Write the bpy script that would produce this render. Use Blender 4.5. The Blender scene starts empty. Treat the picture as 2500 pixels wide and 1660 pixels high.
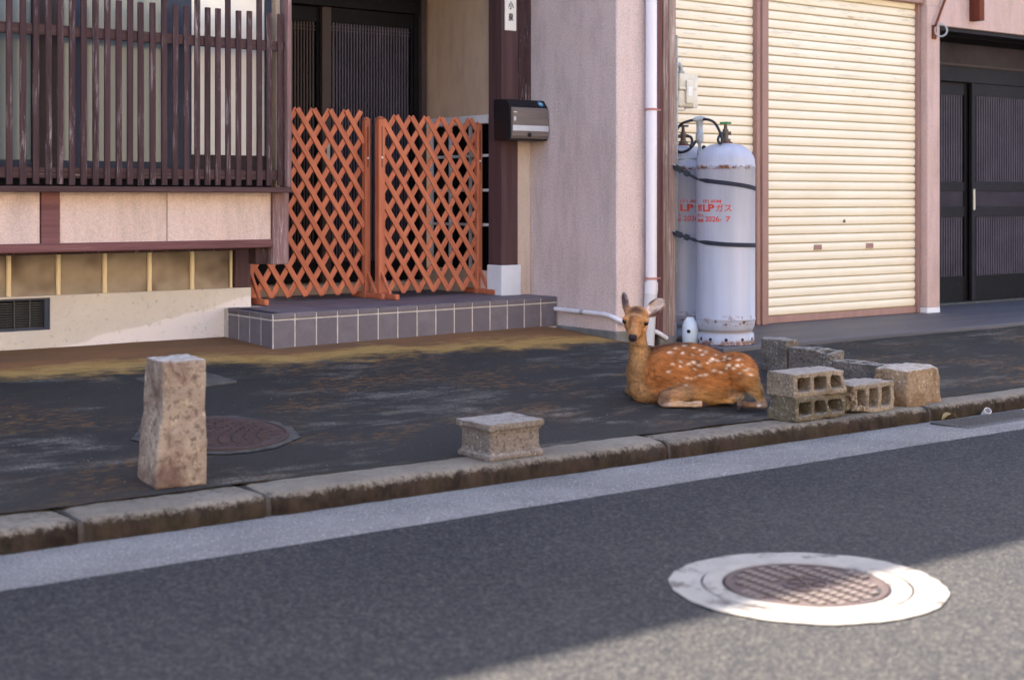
import bpy, bmesh, math, random
import numpy as np
from mathutils import Vector, Matrix, noise as mnoise

random.seed(7); np.random.seed(7)
SC = bpy.context.scene
COL = SC.collection

# ------------------------------------------------------------------ camera
YAW = math.radians(36.8); FPX = 3510.0; CZ = 1.117; HV = 486.0
cam_d = bpy.data.cameras.new('camera'); cam = bpy.data.objects.new('camera', cam_d); COL.objects.link(cam)
cam.location = (0, 0, CZ); cam.rotation_euler = (math.pi/2, 0, -YAW)
cam_d.sensor_width = 36.0; cam_d.lens = FPX/2500*36; cam_d.shift_y = -(830-HV)/2500
cam_d.clip_start = 0.05; cam_d.clip_end = 400
cam_d.dof.use_dof = True; cam_d.dof.focus_distance = 8.5; cam_d.dof.aperture_fstop = 2.5
SC.camera = cam

# ------------------------------------------------------------------ sky and sun
SUN_EL = math.radians(49.8)
w = bpy.data.worlds.new('World'); SC.world = w; w.use_nodes = True
wn = w.node_tree; bg = wn.nodes['Background']
sky = wn.nodes.new('ShaderNodeTexSky'); sky.sky_type = 'NISHITA'; sky.sun_disc = False
sky.sun_elevation = SUN_EL; sky.sun_rotation = 0.0; sky.air_density = 1.0; sky.dust_density = 2.2; sky.ozone_density = 1.0
wn.links.new(sky.outputs[0], bg.inputs[0]); bg.inputs[1].default_value = 0.15
sd = bpy.data.lights.new('sun', 'SUN'); sun = bpy.data.objects.new('sun', sd); COL.objects.link(sun)
sd.energy = 4.7; sd.angle = math.radians(0.6); sd.color = (1.0, 0.88, 0.72)
sun.rotation_euler = (-(math.pi/2 - SUN_EL), 0, 0); sun.location = (4, 20, 20)
SC.view_settings.view_transform = 'Standard'; SC.view_settings.look = 'None'
SC.view_settings.gamma = 1.0; SC.view_settings.use_curve_mapping = False
SC.view_settings.exposure = 2.28
SC.render.engine = 'CYCLES'
SC.cycles.max_bounces = 6; SC.cycles.diffuse_bounces = 4; SC.cycles.use_denoising = True

# ------------------------------------------------------------------ helpers
SN, CS = math.sin(YAW), math.cos(YAW)
def ray(u):
    t = (u-1250)/FPX
    return SN + t*CS, CS - t*SN
def ux(u, Y):                       # x of the vertical line that the survey sees at column u on the plane y = Y
    a, b = ray(u); return Y*a/b
def zv(u, v, Y):                    # height on that line
    x = ux(u, Y); d = x*SN + Y*CS
    return CZ + (HV-v)*d/FPX
def sst(a, b, x):
    t = min(1, max(0, (x-a)/(b-a))); return t*t*(3-2*t)

def wloc(o):
    p = Vector((0, 0, 0))
    while o is not None:
        p = p + o.location; o = o.parent
    return p
def tag(o, label=None, cat=None, group=None, kind=None):
    if label: o['label'] = label
    if cat: o['category'] = cat
    if group: o['group'] = group
    if kind: o['kind'] = kind
    return o
def empty(name, loc, label=None, cat=None, group=None, kind=None, parent=None):
    o = bpy.data.objects.new(name, None); COL.objects.link(o); o.empty_display_size = 0.1
    if parent is not None:
        o.parent = parent; o.location = Vector(loc) - wloc(parent)
    else: o.location = loc
    return tag(o, label, cat, group, kind)
def mesh_of(bm, name, smooth=None):
    me = bpy.data.meshes.new(name); bm.to_mesh(me); bm.free()
    if smooth is not None:
        for p in me.polygons: p.use_smooth = True
        if smooth < 180:
            try: me.set_sharp_from_angle(angle=math.radians(smooth))
            except Exception: pass
    return me
def link(name, me, mat, parent=None, loc=(0, 0, 0), rot=(0, 0, 0), kind=None):
    o = bpy.data.objects.new(name, me); COL.objects.link(o)
    o.location = loc; o.rotation_euler = rot
    if parent is not None: o.parent = parent
    if mat is not None and len(me.materials) == 0: me.materials.append(mat)
    if kind: o['kind'] = kind
    return o
def part(name, bm, mat, parent=None, smooth=None, kind=None, origin=None):
    """bm holds world coordinates; the object sits at its own base centre"""
    if origin is None:
        lo = Vector((1e9,)*3); hi = Vector((-1e9,)*3)
        for v in bm.verts:
            for k in range(3):
                lo[k] = min(lo[k], v.co[k]); hi[k] = max(hi[k], v.co[k])
        origin = Vector(((lo.x+hi.x)/2, (lo.y+hi.y)/2, lo.z))
    origin = Vector(origin)
    for v in bm.verts: v.co -= origin
    me = mesh_of(bm, name, smooth)
    base = wloc(parent) if parent is not None else Vector((0, 0, 0))
    return link(name, me, mat, parent, origin - base, kind=kind)
def piece(name, me, mat, parent, loc, rot=(0, 0, 0)):
    return link(name, me, mat, parent, Vector(loc) - wloc(parent), rot)

def box(bm, x0, x1, y0, y1, z0, z1, bev=0.0, seg=1):
    r = bmesh.ops.create_cube(bm, size=1.0)
    vs = r['verts']
    for v in vs:
        v.co = Vector((x0 + (v.co.x+.5)*(x1-x0), y0 + (v.co.y+.5)*(y1-y0), z0 + (v.co.z+.5)*(z1-z0)))
    if bev > 0:
        es = list({e for v in vs for e in v.link_edges})
        bmesh.ops.bevel(bm, geom=es, offset=bev, segments=seg, profile=.6, affect='EDGES')
    return vs
def bbox(x0, x1, y0, y1, z0, z1, bev=0.0, seg=1):
    bm = bmesh.new(); box(bm, x0, x1, y0, y1, z0, z1, bev, seg); return bm
def lathe(bm, prof, n=32, c=(0, 0, 0), a0=0, a1=2*math.pi, close=True):
    rings = []
    full = abs(a1-a0-2*math.pi) < 1e-6
    m = n if full else n+1
    for r, z in prof:
        ring = []
        for i in range(m):
            a = a0 + (a1-a0)*i/n
            ring.append(bm.verts.new((c[0]+r*math.cos(a), c[1]+r*math.sin(a), c[2]+z)))
        rings.append(ring)
    for j in range(len(rings)-1):
        for i in range(m if full else m-1):
            k = (i+1) % m
            bm.faces.new((rings[j][i], rings[j][k], rings[j+1][k], rings[j+1][i]))
    if close and full:
        if prof[0][0] > 1e-5: bm.faces.new(list(reversed(rings[0])))
        if prof[-1][0] > 1e-5: bm.faces.new(rings[-1])
    return rings
def tube(bm, pts, r, n=10, cap=True):
    pts = [Vector(p) for p in pts]
    rr = r if isinstance(r, (list, tuple)) else [r]*len(pts)
    prev = None; rings = []
    for i, p in enumerate(pts):
        t = (pts[min(i+1, len(pts)-1)] - pts[max(i-1, 0)]).normalized()
        if prev is None:
            a = t.orthogonal().normalized()
        else:
            a = (prev - t*prev.dot(t)).normalized()
        prev = a; b = t.cross(a)
        rings.append([bm.verts.new(p + (a*math.cos(2*math.pi*k/n) + b*math.sin(2*math.pi*k/n))*rr[i]) for k in range(n)])
    for j in range(len(rings)-1):
        for k in range(n):
            q = (k+1) % n
            bm.faces.new((rings[j][k], rings[j][q], rings[j+1][q], rings[j+1][k]))
    if cap:
        bm.faces.new(list(reversed(rings[0]))); bm.faces.new(rings[-1])
def bez(p, n=12):
    """Catmull-Rom through the points"""
    p = [Vector(q) for q in p]; out = []
    q = [p[0]*2-p[1]] + p + [p[-1]*2-p[-2]]
    for i in range(1, len(q)-2):
        for k in range(n):
            t = k/n
            out.append(.5*((2*q[i]) + (q[i+1]-q[i-1])*t + (2*q[i-1]-5*q[i]+4*q[i+1]-q[i+2])*t*t + (3*q[i]-q[i-1]-3*q[i+1]+q[i+2])*t**3))
    out.append(p[-1]); return out
def extrude_x(bm, prof, x0, x1, n=1, fy=None, disp=None):
    """prof: list of (y, z); swept along x"""
    rings = []
    for i in range(n+1):
        x = x0 + (x1-x0)*i/n
        rg = []
        for (y, z) in prof:
            p = Vector((x, y + (fy(x) if fy else 0), z))
            if disp: p = disp(p)
            rg.append(bm.verts.new(p))
        rings.append(rg)
    m = len(prof)
    for i in range(n):
        for k in range(m):
            q = (k+1) % m
            bm.faces.new((rings[i][k], rings[i][q], rings[i+1][q], rings[i+1][k]))
    bm.faces.new(rings[0]); bm.faces.new(list(reversed(rings[-1])))
    bmesh.ops.recalc_face_normals(bm, faces=bm.faces[:])

# ------------------------------------------------------------------ materials
def L(*c, k=1.0):
    o = []
    for v in c:
        v = v/255
        o.append((v/12.92 if v <= .04045 else ((v+.055)/1.055)**2.4)*k)
    return (*o, 1.0)
class Mat:
    def __init__(s, name, col=(.5, .5, .5, 1), rough=.8, spec=.3, metal=0.0, rnd=False, stretch=None):
        s.m = bpy.data.materials.new(name); s.m.use_nodes = True
        s.nt = s.m.node_tree; s.b = s.nt.nodes['Principled BSDF']
        s.b.inputs['Base Color'].default_value = col
        s.b.inputs['Roughness'].default_value = rough
        s.b.inputs['Specular IOR Level'].default_value = spec
        s.b.inputs['Metallic'].default_value = metal
        tc = s.nt.nodes.new('ShaderNodeTexCoord'); s.tc = tc
        s.vec = tc.outputs['Object']
        if rnd:
            oi = s.nt.nodes.new('ShaderNodeObjectInfo')
            mm = s.nt.nodes.new('ShaderNodeMath'); mm.operation = 'MULTIPLY'; mm.inputs[1].default_value = 37.0
            s.nt.links.new(oi.outputs['Random'], mm.inputs[0])
            va = s.nt.nodes.new('ShaderNodeVectorMath'); va.operation = 'ADD'
            s.nt.links.new(s.vec, va.inputs[0]); s.nt.links.new(mm.outputs[0], va.inputs[1])
            s.vec = va.outputs[0]; s.rand = oi.outputs['Random']
    def lk(s, a, b): s.nt.links.new(a, b)
    def scaled(s, st, vec=None):
        n = s.nt.nodes.new('ShaderNodeMapping'); n.inputs['Scale'].default_value = st
        s.lk(vec or s.vec, n.inputs['Vector']); return n.outputs[0]
    def noise(s, sc, det=4, rough=.6, st=None, dist=0.0, vec=None):
        n = s.nt.nodes.new('ShaderNodeTexNoise')
        n.inputs['Scale'].default_value = sc; n.inputs['Detail'].default_value = det
        n.inputs['Roughness'].default_value = rough; n.inputs['Distortion'].default_value = dist
        s.lk(s.scaled(st, vec) if st else (vec or s.vec), n.inputs['Vector']); return n.outputs[0]
    def voro(s, sc, st=None, feat='F1', out=0):
        n = s.nt.nodes.new('ShaderNodeTexVoronoi'); n.feature = feat; n.inputs['Scale'].default_value = sc
        s.lk(s.scaled(st) if st else s.vec, n.inputs['Vector']); return n.outputs[out]
    def ramp(s, fac, stops):
        n = s.nt.nodes.new('ShaderNodeValToRGB'); e = n.color_ramp.elements
        while len(e) < len(stops): e.new(.5)
        for i, (p, c) in enumerate(stops):
            e[i].position = p; e[i].color = c if isinstance(c, tuple) else (c, c, c, 1)
        s.lk(fac, n.inputs[0]); return n.outputs[0]
    def mix(s, fac, a, b, mode='MIX'):
        n = s.nt.nodes.new('ShaderNodeMix'); n.data_type = 'RGBA'; n.blend_type = mode
        for sock, val in ((n.inputs[0], fac), (n.inputs[6], a), (n.inputs[7], b)):
            if hasattr(val, 'is_linked') or isinstance(val, bpy.types.NodeSocket): s.lk(val, sock)
            else: sock.default_value = val
        return n.outputs[2]
    def math(s, op, a, b=None, clamp=False):
        n = s.nt.nodes.new('ShaderNodeMath'); n.operation = op; n.use_clamp = clamp
        for sock, val in ((n.inputs[0], a), (n.inputs[1], b)):
            if val is None: continue
            if isinstance(val, bpy.types.NodeSocket): s.lk(val, sock)
            else: sock.default_value = val
        return n.outputs[0]
    def sep(s):
        n = s.nt.nodes.new('ShaderNodeSeparateXYZ'); s.lk(s.vec, n.inputs[0]); return n.outputs
    def smooth(s, x, a, b):
        n = s.nt.nodes.new('ShaderNodeMapRange'); n.interpolation_type = 'SMOOTHSTEP'
        n.inputs['From Min'].default_value = a; n.inputs['From Max'].default_value = b
        s.lk(x, n.inputs['Value']); return n.outputs[0]
    def color(s, c): s.lk(c, s.b.inputs['Base Color']); return s
    def rough(s, c): s.lk(c, s.b.inputs['Roughness']); return s
    def bump(s, h, strength=.5, dist=.01):
        n = s.nt.nodes.new('ShaderNodeBump'); n.inputs['Strength'].default_value = strength
        n.inputs['Distance'].default_value = dist; s.lk(h, n.inputs['Height'])
        s.lk(n.outputs[0], s.b.inputs['Normal']); return s

def m_mottle(name, c1, c2, sc=6, rough=.85, spec=.25, bsc=None, bst=.3, bd=.004, rnd=False, st=None, speck=None, det=6):
    m = Mat(name, c1, rough, spec, rnd=rnd)
    col = m.mix(m.ramp(m.noise(sc, det, .65, st), [(.3, 0.0), (.7, 1.0)]), c1, c2)
    if speck:
        cs, ssc, lo, hi = speck
        col = m.mix(m.ramp(m.noise(ssc, 2, .5), [(lo, 0.0), (hi, 1.0)]), col, cs)
    m.color(col)
    if bsc: m.bump(m.noise(bsc, 5, .7), bst, bd)
    return m.m

# stucco
def m_stucco(name, c1, c2, bsc=140, dirt=None):
    m = Mat(name, c1, .92, .15)
    col = m.mix(m.ramp(m.noise(1.6, 5, .6), [(.35, 0.0), (.7, 1.0)]), c1, c2)
    col = m.mix(m.ramp(m.noise(9, 6, .7, (1, 1, .25)), [(.45, 0.0), (.8, .35)]), col, L(110, 98, 92))
    col = m.mix(m.ramp(m.noise(bsc, 3, .6), [(.3, .28), (.6, 0.0)]), col, L(90, 75, 72))
    if dirt: col = dirt(m, col)
    m.color(col)
    h = m.math('ADD', m.noise(bsc, 4, .65), m.math('MULTIPLY', m.noise(bsc*.35, 3, .5), .8))
    m.bump(h, .55, .006); return m.m
STUCCO_PINK = m_stucco('stucco_pink', L(218, 196, 192), L(206, 184, 178), 75)
STUCCO_BEIGE = m_stucco('stucco_beige', L(228, 202, 192), L(220, 192, 178), 150)
STUCCO_TAN = m_stucco('stucco_tan', L(196, 172, 150), L(186, 162, 142), 160)
STUCCO_PALE = m_stucco('stucco_pale', L(222, 200, 182), L(210, 186, 168), 160)
STUCCO_ROSE = m_stucco('stucco_rose', L(208, 178, 172), L(200, 170, 158), 130)

def m_foundation():
    m = Mat('foundation_render', rough=.9, spec=.2)
    x, y, z = m.sep()
    col = m.mix(m.ramp(m.noise(3, 6, .65), [(.3, 0.0), (.7, 1.0)]), L(214, 202, 188), L(196, 184, 172))
    # a repair patch of smoother, paler plaster rising to one side
    edge = m.math('ADD', m.math('MULTIPLY', x, .2), m.math('MULTIPLY', m.noise(2.2, 3), .12))
    patch = m.smooth(m.math('SUBTRACT', edge, z), .385, .405)
    col = m.mix(patch, col, L(226, 214, 208))
    col = m.mix(m.ramp(m.noise(30, 5, .7), [(.58, 0.0), (.75, .6)]), col, L(120, 108, 98))
    m.color(col); m.bump(m.noise(60, 5, .7), .35, .006); return m.m
FOUND = m_foundation()

def m_wood(name, base, dark, wear, wear_amt=.62, streak=(28, 28, 1.2), rough=.7, hue=None):
    m = Mat(name, base, rough, .15, rnd=True)
    g = m.noise(1.0, 6, .6, streak, .4)
    col = m.mix(m.ramp(g, [(.35, 0.0), (.65, 1.0)]), dark, base)
    col = m.mix(m.math('MULTIPLY', m.rand, .35), col, hue or base)
    patchy = m.noise(2.6, 4, .6)
    fine = m.noise(1.0, 8, .75, (streak[0]*2.2, streak[1]*2.2, streak[2]*3.5), .6)
    wr = m.math('MULTIPLY', m.ramp(fine, [(wear_amt, 0.0), (wear_amt+.12, 1.0)]), m.ramp(patchy, [(.42, 0.0), (.62, 1.0)]))
    col = m.mix(m.math('MULTIPLY', wr, .75), col, wear)
    m.color(col); m.bump(m.math('ADD', g, m.math('MULTIPLY', fine, .6)), .35, .003); return m.m
WOOD_PURPLE = m_wood('wood_purple', L(78, 57, 59), L(54, 38, 40), L(178, 162, 162), .54)
WOOD_RAIL = m_wood('wood_rail', L(86, 63, 63), L(60, 43, 43), L(166, 148, 146), .56, (1.2, 28, 28))
WOOD_POST = m_wood('wood_post', L(90, 67, 68), L(70, 50, 51), L(140, 120, 120), .68)
WOOD_BEAM = m_wood('wood_beam', L(130, 88, 88), L(92, 60, 60), L(210, 186, 180), .575, (1.2, 28, 28))
WOOD_CORNER = m_wood('wood_corner', L(140, 108, 106), L(94, 66, 66), L(200, 184, 178), .52)
WOOD_GREY = m_wood('wood_grey', L(158, 134, 126), L(104, 82, 76), L(206, 192, 182), .48, (45, 45, 1.0), .85)
WOOD_TRIM = m_wood('wood_trim', L(112, 78, 78), L(82, 54, 54), L(170, 140, 136), .6, (45, 45, 1.0), .85)
WOOD_TRELLIS = m_wood('wood_trellis', L(202, 122, 90), L(172, 98, 72), L(124, 66, 48), .58, (30, 30, 2), .6, L(166, 94, 70))
WOOD_RED = m_wood('wood_red_brown', L(112, 58, 42), L(70, 36, 28), L(140, 90, 70), .7)

def m_door(name, c1, c2, rough=.45):
    m = Mat(name, c1, .55, .12)
    m.color(m.mix(m.ramp(m.noise(4, 5, .6, (1, 1, .3)), [(.35, 0.0), (.7, 1.0)]), c1, c2))
    m.color(m.mix(m.ramp(m.noise(180, 2, .5), [(.68, 0.0), (.75, .5)]), m.mix(m.ramp(m.noise(4, 5), [(.35, 0.0), (.7, 1.0)]), c1, c2), L(120, 116, 120)))
    return m.m
DOOR_BLACK = m_door('door_bronze_black', L(22, 20, 24), L(17, 16, 20))
DOOR_STILE = m_door('door_bronze', L(74, 64, 62), L(66, 57, 56))
DOOR_SLATE = m_door('door_slate', L(40, 37, 43), L(31, 29, 35))
DOOR_BAR = m_door('door_bar', L(86, 80, 90), L(70, 65, 74))
GLASS_DARK = Mat('dark_glass', L(8, 8, 10), .35, .12).m
FRAME_GREY = m_door('window_frame_grey', L(74, 78, 90), L(60, 64, 76), .4)

def m_frost(name, c1, c2, rough):
    m = Mat(name, c1, rough, .6)
    z = m.sep()[2]
    m.color(m.mix(m.ramp(m.noise(1.4, 3, .5, (1, 1, .5)), [(.35, 0.0), (.65, 1.0)]), c1, c2)); return m.m
PANE_GREY = m_frost('frosted_pane', L(132, 138, 136), L(112, 119, 118), .2)
PANE_REFLECTION = m_frost('painted_reflection_pane', L(252, 246, 236), L(246, 238, 224), .25)  # near-white colour stands in for the bright sunlit reflection in the right pane
CURTAIN = m_mottle('cream_curtain', L(252, 246, 238), L(248, 240, 228), 2, .9, .1, st=(12, 1, .4))
def m_thin_glass():
    m = Mat('window_glass'); nt = m.nt
    tr = nt.nodes.new('ShaderNodeBsdfTransparent'); tr.inputs[0].default_value = (.98, .985, .985, 1)
    gl = nt.nodes.new('ShaderNodeBsdfGlossy'); gl.inputs['Roughness'].default_value = .02
    fr = nt.nodes.new('ShaderNodeFresnel'); fr.inputs[0].default_value = 1.9
    mx = nt.nodes.new('ShaderNodeMixShader'); m.lk(fr.outputs[0], mx.inputs[0]); m.lk(tr.outputs[0], mx.inputs[1]); m.lk(gl.outputs[0], mx.inputs[2])
    m.lk(mx.outputs[0], nt.nodes['Material Output'].inputs[0]); return m.m
WINDOW_GLASS = m_thin_glass()

def m_shutter():
    m = Mat('shutter_cream', L(236, 220, 190), .5, .4)
    oi = m.nt.nodes.new('ShaderNodeObjectInfo')
    geo = m.nt.nodes.new('ShaderNodeNewGeometry'); m.vec = geo.outputs['Position']
    col = m.mix(m.ramp(m.noise(1.5, 4, .6), [(.35, 0.0), (.7, 1.0)]), L(240, 229, 208), L(233, 219, 194))
    col = m.mix(m.math('MULTIPLY', oi.outputs['Random'], .25), col, L(228, 212, 186))
    # scuffs and rust that the slats picked up rolling through the guide
    z = m.sep()[2]
    hi = m.smooth(z, 1.55, 2.25)
    sc = m.math('MULTIPLY', m.ramp(m.noise(3.4, 4, .7, (1, 1, 9)), [(.56, 0.0), (.64, 1.0)]), hi)
    col = m.mix(m.math('MULTIPLY', sc, .26), col, L(130, 120, 112))
    ru = m.math('MULTIPLY', m.ramp(m.noise(2.2, 3, .6, (1, 1, 11)), [(.66, 0.0), (.72, 1.0)]), m.smooth(z, 2.2, 2.6))
    col = m.mix(m.math('MULTIPLY', ru, .6), col, L(150, 92, 60))
    col = m.mix(m.ramp(m.noise(14, 6, .7), [(.62, 0.0), (.8, .4)]), col, L(190, 176, 150))
    # groove shading painted in as an olive tone along each slat's lower edge
    m.vec = m.tc.outputs['Object']
    zz = m.sep()[2]
    lip = m.math('SUBTRACT', 1.0, m.smooth(zz, .005, .013))
    col = m.mix(m.math('MULTIPLY', lip, .9), col, L(160, 138, 88))
    m.color(col); return m.m
SHUTTER = m_shutter()
FRAME_BROWN = m_mottle('frame_brown', L(166, 132, 122), L(148, 114, 106), 3, .6, .2, st=(4, 4, .6))

def m_asphalt(name, c1, c2, light, sc=220, patch=.9):
    m = Mat(name, c1, .85, .18)
    col = m.mix(m.ramp(m.noise(patch, 7, .7), [(.36, 0.0), (.64, 1.0)]), c1, c2)
    ag = m.voro(sc, out=1)                      # every stone its own grey
    bw = m.nt.nodes.new('ShaderNodeRGBToBW'); m.lk(ag, bw.inputs[0])
    col = m.mix(m.ramp(bw.outputs[0], [(.35, 0.0), (.95, .75)]), col, light)
    col = m.mix(m.ramp(m.noise(sc*.35, 3, .6), [(.35, .45), (.6, 0.0)]), col, L(30, 31, 36))
    m.color(col)
    m.bump(m.math('ADD', m.voro(sc), m.noise(sc*.4, 3)), .8, .006); return m.m
ROAD = m_asphalt('road_asphalt', L(34, 36, 42), L(47, 47, 51), L(90, 87, 82), 115)

def m_sidewalk():
    m = Mat('sidewalk_asphalt', rough=.88, spec=.15)
    x, y, z = m.sep()
    base = m.mix(m.ramp(m.noise(.8, 5, .6), [(.3, 0.0), (.7, 1.0)]), L(50, 47, 46), L(63, 59, 56))
    fine = m.noise(110, 4, .75)
    base = m.mix(m.ramp(fine, [(.32, .6), (.55, 0.0)]), base, L(32, 32, 36))
    # bald patches where the bitumen has worn off the stones
    w1 = m.noise(2.0, 5, .62, (.62, 1.25, 1), .5)
    w2 = m.noise(6.5, 5, .7, (.5, 1.6, 1), .3)
    worn = m.math('MULTIPLY', m.ramp(w1, [(.50, 0.0), (.66, 1.0)]), m.ramp(w2, [(.46, 0.0), (.60, 1.0)]))
    worn = m.math('MULTIPLY', worn, m.ramp(fine, [(.42, 0.0), (.56, 1.0)]))
    base = m.mix(m.math('MULTIPLY', worn, .8), base, L(136, 128, 118))
    # earth-coloured growth scattered over it
    o1 = m.math('MULTIPLY', m.ramp(m.noise(1.7, 4, .6, (.7, 1.3, 1)), [(.50, 0.0), (.64, 1.0)]), m.ramp(m.noise(24, 4, .7, (.6, 1.4, 1)), [(.48, 0.0), (.62, 1.0)]))
    base = m.mix(m.math('MULTIPLY', o1, .5), base, L(138, 98, 54))
    # washed-down soil along the house
    side = m.math('SUBTRACT', 1.0, m.smooth(x, 6.3, 6.75))
    n1 = m.math('MULTIPLY', m.math('SUBTRACT', m.noise(1.6, 5, .65, (1, 1.0, 1)), .5), .9)
    n2 = m.math('MULTIPLY', m.math('SUBTRACT', m.noise(9, 5, .7, (.5, 1.6, 1)), .5), .55)
    yy = m.math('ADD', y, m.math('ADD', n1, n2))
    yy = m.math('ADD', yy, m.math('MULTIPLY', m.math('SUBTRACT', x, 4.5), .03))
    och = m.math('MULTIPLY', m.smooth(yy, 7.12, 7.42), side)
    brn = m.math('MULTIPLY', m.smooth(yy, 7.40, 7.66), side)
    och = m.math('MULTIPLY', och, m.ramp(fine, [(.30, .45), (.5, 1.0)]))
    ochc = m.mix(m.noise(5, 4), L(160, 120, 62), L(190, 154, 96))
    brnc = m.mix(m.ramp(m.noise(2.2, 5, .65, (.5, 1.6, 1)), [(.3, 0.0), (.7, 1.0)]), L(114, 84, 62), L(142, 98, 64))
    col = m.mix(och, base, ochc); col = m.mix(brn, col, brnc)
    m.color(col)
    m.bump(m.math('ADD', m.voro(120), m.noise(60, 4, .7)), .6, .006); return m.m
SIDEWALK = m_sidewalk()

def m_kerb():
    m = Mat('kerb_concrete', rough=.9, spec=.12, rnd=True)
    nv = m.vec; m.vec = m.tc.outputs['Object']; z = m.sep()[2]; m.vec = nv
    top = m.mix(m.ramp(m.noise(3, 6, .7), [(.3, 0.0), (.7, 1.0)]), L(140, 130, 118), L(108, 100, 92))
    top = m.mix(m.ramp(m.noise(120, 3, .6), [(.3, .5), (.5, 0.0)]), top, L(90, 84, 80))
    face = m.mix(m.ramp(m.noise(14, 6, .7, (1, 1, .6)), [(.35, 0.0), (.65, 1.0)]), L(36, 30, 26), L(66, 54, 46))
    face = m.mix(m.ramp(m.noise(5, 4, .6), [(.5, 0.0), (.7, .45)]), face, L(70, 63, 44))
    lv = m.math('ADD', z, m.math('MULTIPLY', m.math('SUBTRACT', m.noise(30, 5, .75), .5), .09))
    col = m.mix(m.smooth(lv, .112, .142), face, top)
    col = m.mix(m.ramp(m.noise(2.3, 4), [(.6, 0.0), (.75, .5)]), col, L(84, 78, 76))
    m.color(col); m.bump(m.noise(55, 6, .75), .7, .008); return m.m
KERB = m_kerb()
GUTTER = m_mottle('gutter_concrete', L(124, 120, 118), L(96, 93, 93), 2.4, .85, .3, 120, .5, .005, speck=(L(160, 156, 152), 110, .55, .68))
PORCH = m_mottle('porch_floor', L(94, 90, 94), L(74, 72, 78), 2.0, .6, .35, 60, .15, .003, st=(.35, 3, 1))

def m_tile():
    m = Mat('slate_tile', rough=.6, spec=.35, rnd=True)
    col = m.mix(m.rand, L(98, 90, 98), L(114, 106, 112))
    col = m.mix(m.ramp(m.noise(10, 5, .65), [(.35, 0.0), (.7, .6)]), col, L(88, 82, 90))
    col = m.mix(m.ramp(m.noise(120, 3, .6), [(.62, 0.0), (.72, .35)]), col, L(160, 152, 156))
    m.color(col); m.bump(m.noise(90, 4, .6), .2, .003); return m.m
TILE = m_tile()
GROUT = m_mottle('grout', L(200, 192, 184), L(170, 160, 152), 18, .9, .2, 90, .3, .003)

def m_cyl():
    m = Mat('cylinder_grey_paint', rough=.42, spec=.4)
    z = m.sep()[2]
    col = m.mix(m.ramp(m.noise(2, 5, .6, (5, 5, .4)), [(.35, 0.0), (.68, 1.0)]), L(178, 178, 192), L(162, 163, 178))
    col = m.mix(m.ramp(m.noise(1, 6, .7, (26, 26, .7)), [(.56, 0.0), (.75, .4)]), col, L(196, 192, 200))
    # rust bleeds out of the two welded seams and the foot ring
    rn = m.noise(20, 5, .8, (1, 1, 1.2))
    def near(h, wd): return m.math('SUBTRACT', 1.0, m.smooth(m.math('ABSOLUTE', m.math('SUBTRACT', z, h)), wd*.25, wd))
    rust = m.math('MULTIPLY', near(1.20, .022), m.ramp(rn, [(.50, 0.0), (.54, 1.0)]))
    rust = m.math('MAXIMUM', rust, m.math('MULTIPLY', near(.165, .05), m.ramp(rn, [(.55, 0.0), (.60, 1.0)])))
    rust = m.math('MAXIMUM', rust, m.math('MULTIPLY', near(.012, .03), m.ramp(m.noise(16, 5, .8), [(.40, 0.0), (.52, 1.0)])))
    rust = m.math('MAXIMUM', rust, m.math('MULTIPLY', m.ramp(m.noise(8, 6, .8), [(.72, 0.0), (.75, .8)]), 1.0))
    col = m.mix(rust, col, L(112, 68, 42))
    col = m.mix(m.math('MULTIPLY', near(.088, .02), .7), col, L(150, 132, 116))
    m.color(col); m.bump(m.noise(40, 3), .05, .002); return m.m
CYL = m_cyl()
RED_PAINT = Mat('red_stencil_paint', L(206, 62, 44), .5, .4).m
PVC = m_mottle('white_pvc', L(226, 220, 226), L(212, 206, 214), 2, .35, .45, st=(3, 3, .5))
PVC_GREY = m_mottle('grey_white_pvc', L(204, 200, 204), L(190, 186, 190), 2, .45, .4, st=(3, 3, .5))
WHITE_STEEL = m_mottle('white_steel', L(214, 222, 232), L(196, 204, 214), 6, .35, .45, speck=(L(130, 96, 74), 14, .70, .76))
METER = m_mottle('meter_ivory', L(222, 216, 202), L(202, 194, 178), 8, .55, .4, speck=(L(150, 120, 90), 12, .66, .78))
GALV = m_mottle('galvanised', L(176, 178, 180), L(140, 142, 146), 16, .4, .5, speck=(L(130, 104, 84), 22, .66, .74))
RUBBER = Mat('black_rubber', L(34, 36, 44), .55, .4).m
STRAP = m_mottle('black_webbing', L(46, 48, 62), L(36, 38, 50), 40, .75, .3)
BRASS = m_mottle('tarnished_brass', L(92, 78, 66), L(64, 56, 52), 30, .5, .5)
RUST = m_mottle('rust', L(128, 70, 48), L(96, 54, 40), 30, .85, .2, 80, .4, .003)
GREEN = Mat('green_handwheel', L(24, 116, 62), .4, .5).m
IRON = m_mottle('cast_iron', L(74, 55, 54), L(58, 45, 46), 14, .6, .5, 120, .4, .003)
IRON_PALE = m_mottle('cast_iron_worn', L(104, 94, 90), L(88, 78, 76), 14, .5, .5, 120, .4, .003)
STEEL_DARK = m_mottle('grate_steel', L(72, 69, 70), L(50, 48, 50), 20, .5, .5, speck=(L(160, 160, 162), 60, .66, .72))
JOINT = m_mottle('joint_mortar', L(52, 48, 46), L(84, 78, 73), 12, .95, .1, 70, .6, .006, det=9)
MORTAR_DARK = m_mottle('worn_mortar', L(54, 51, 50), L(96, 91, 86), 9, .9, .2, 70, .6, .006, det=9)
MORTAR = m_mottle('mortar', L(130, 126, 122), L(92, 90, 90), 5, .9, .2, 70, .5, .006)

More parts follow.
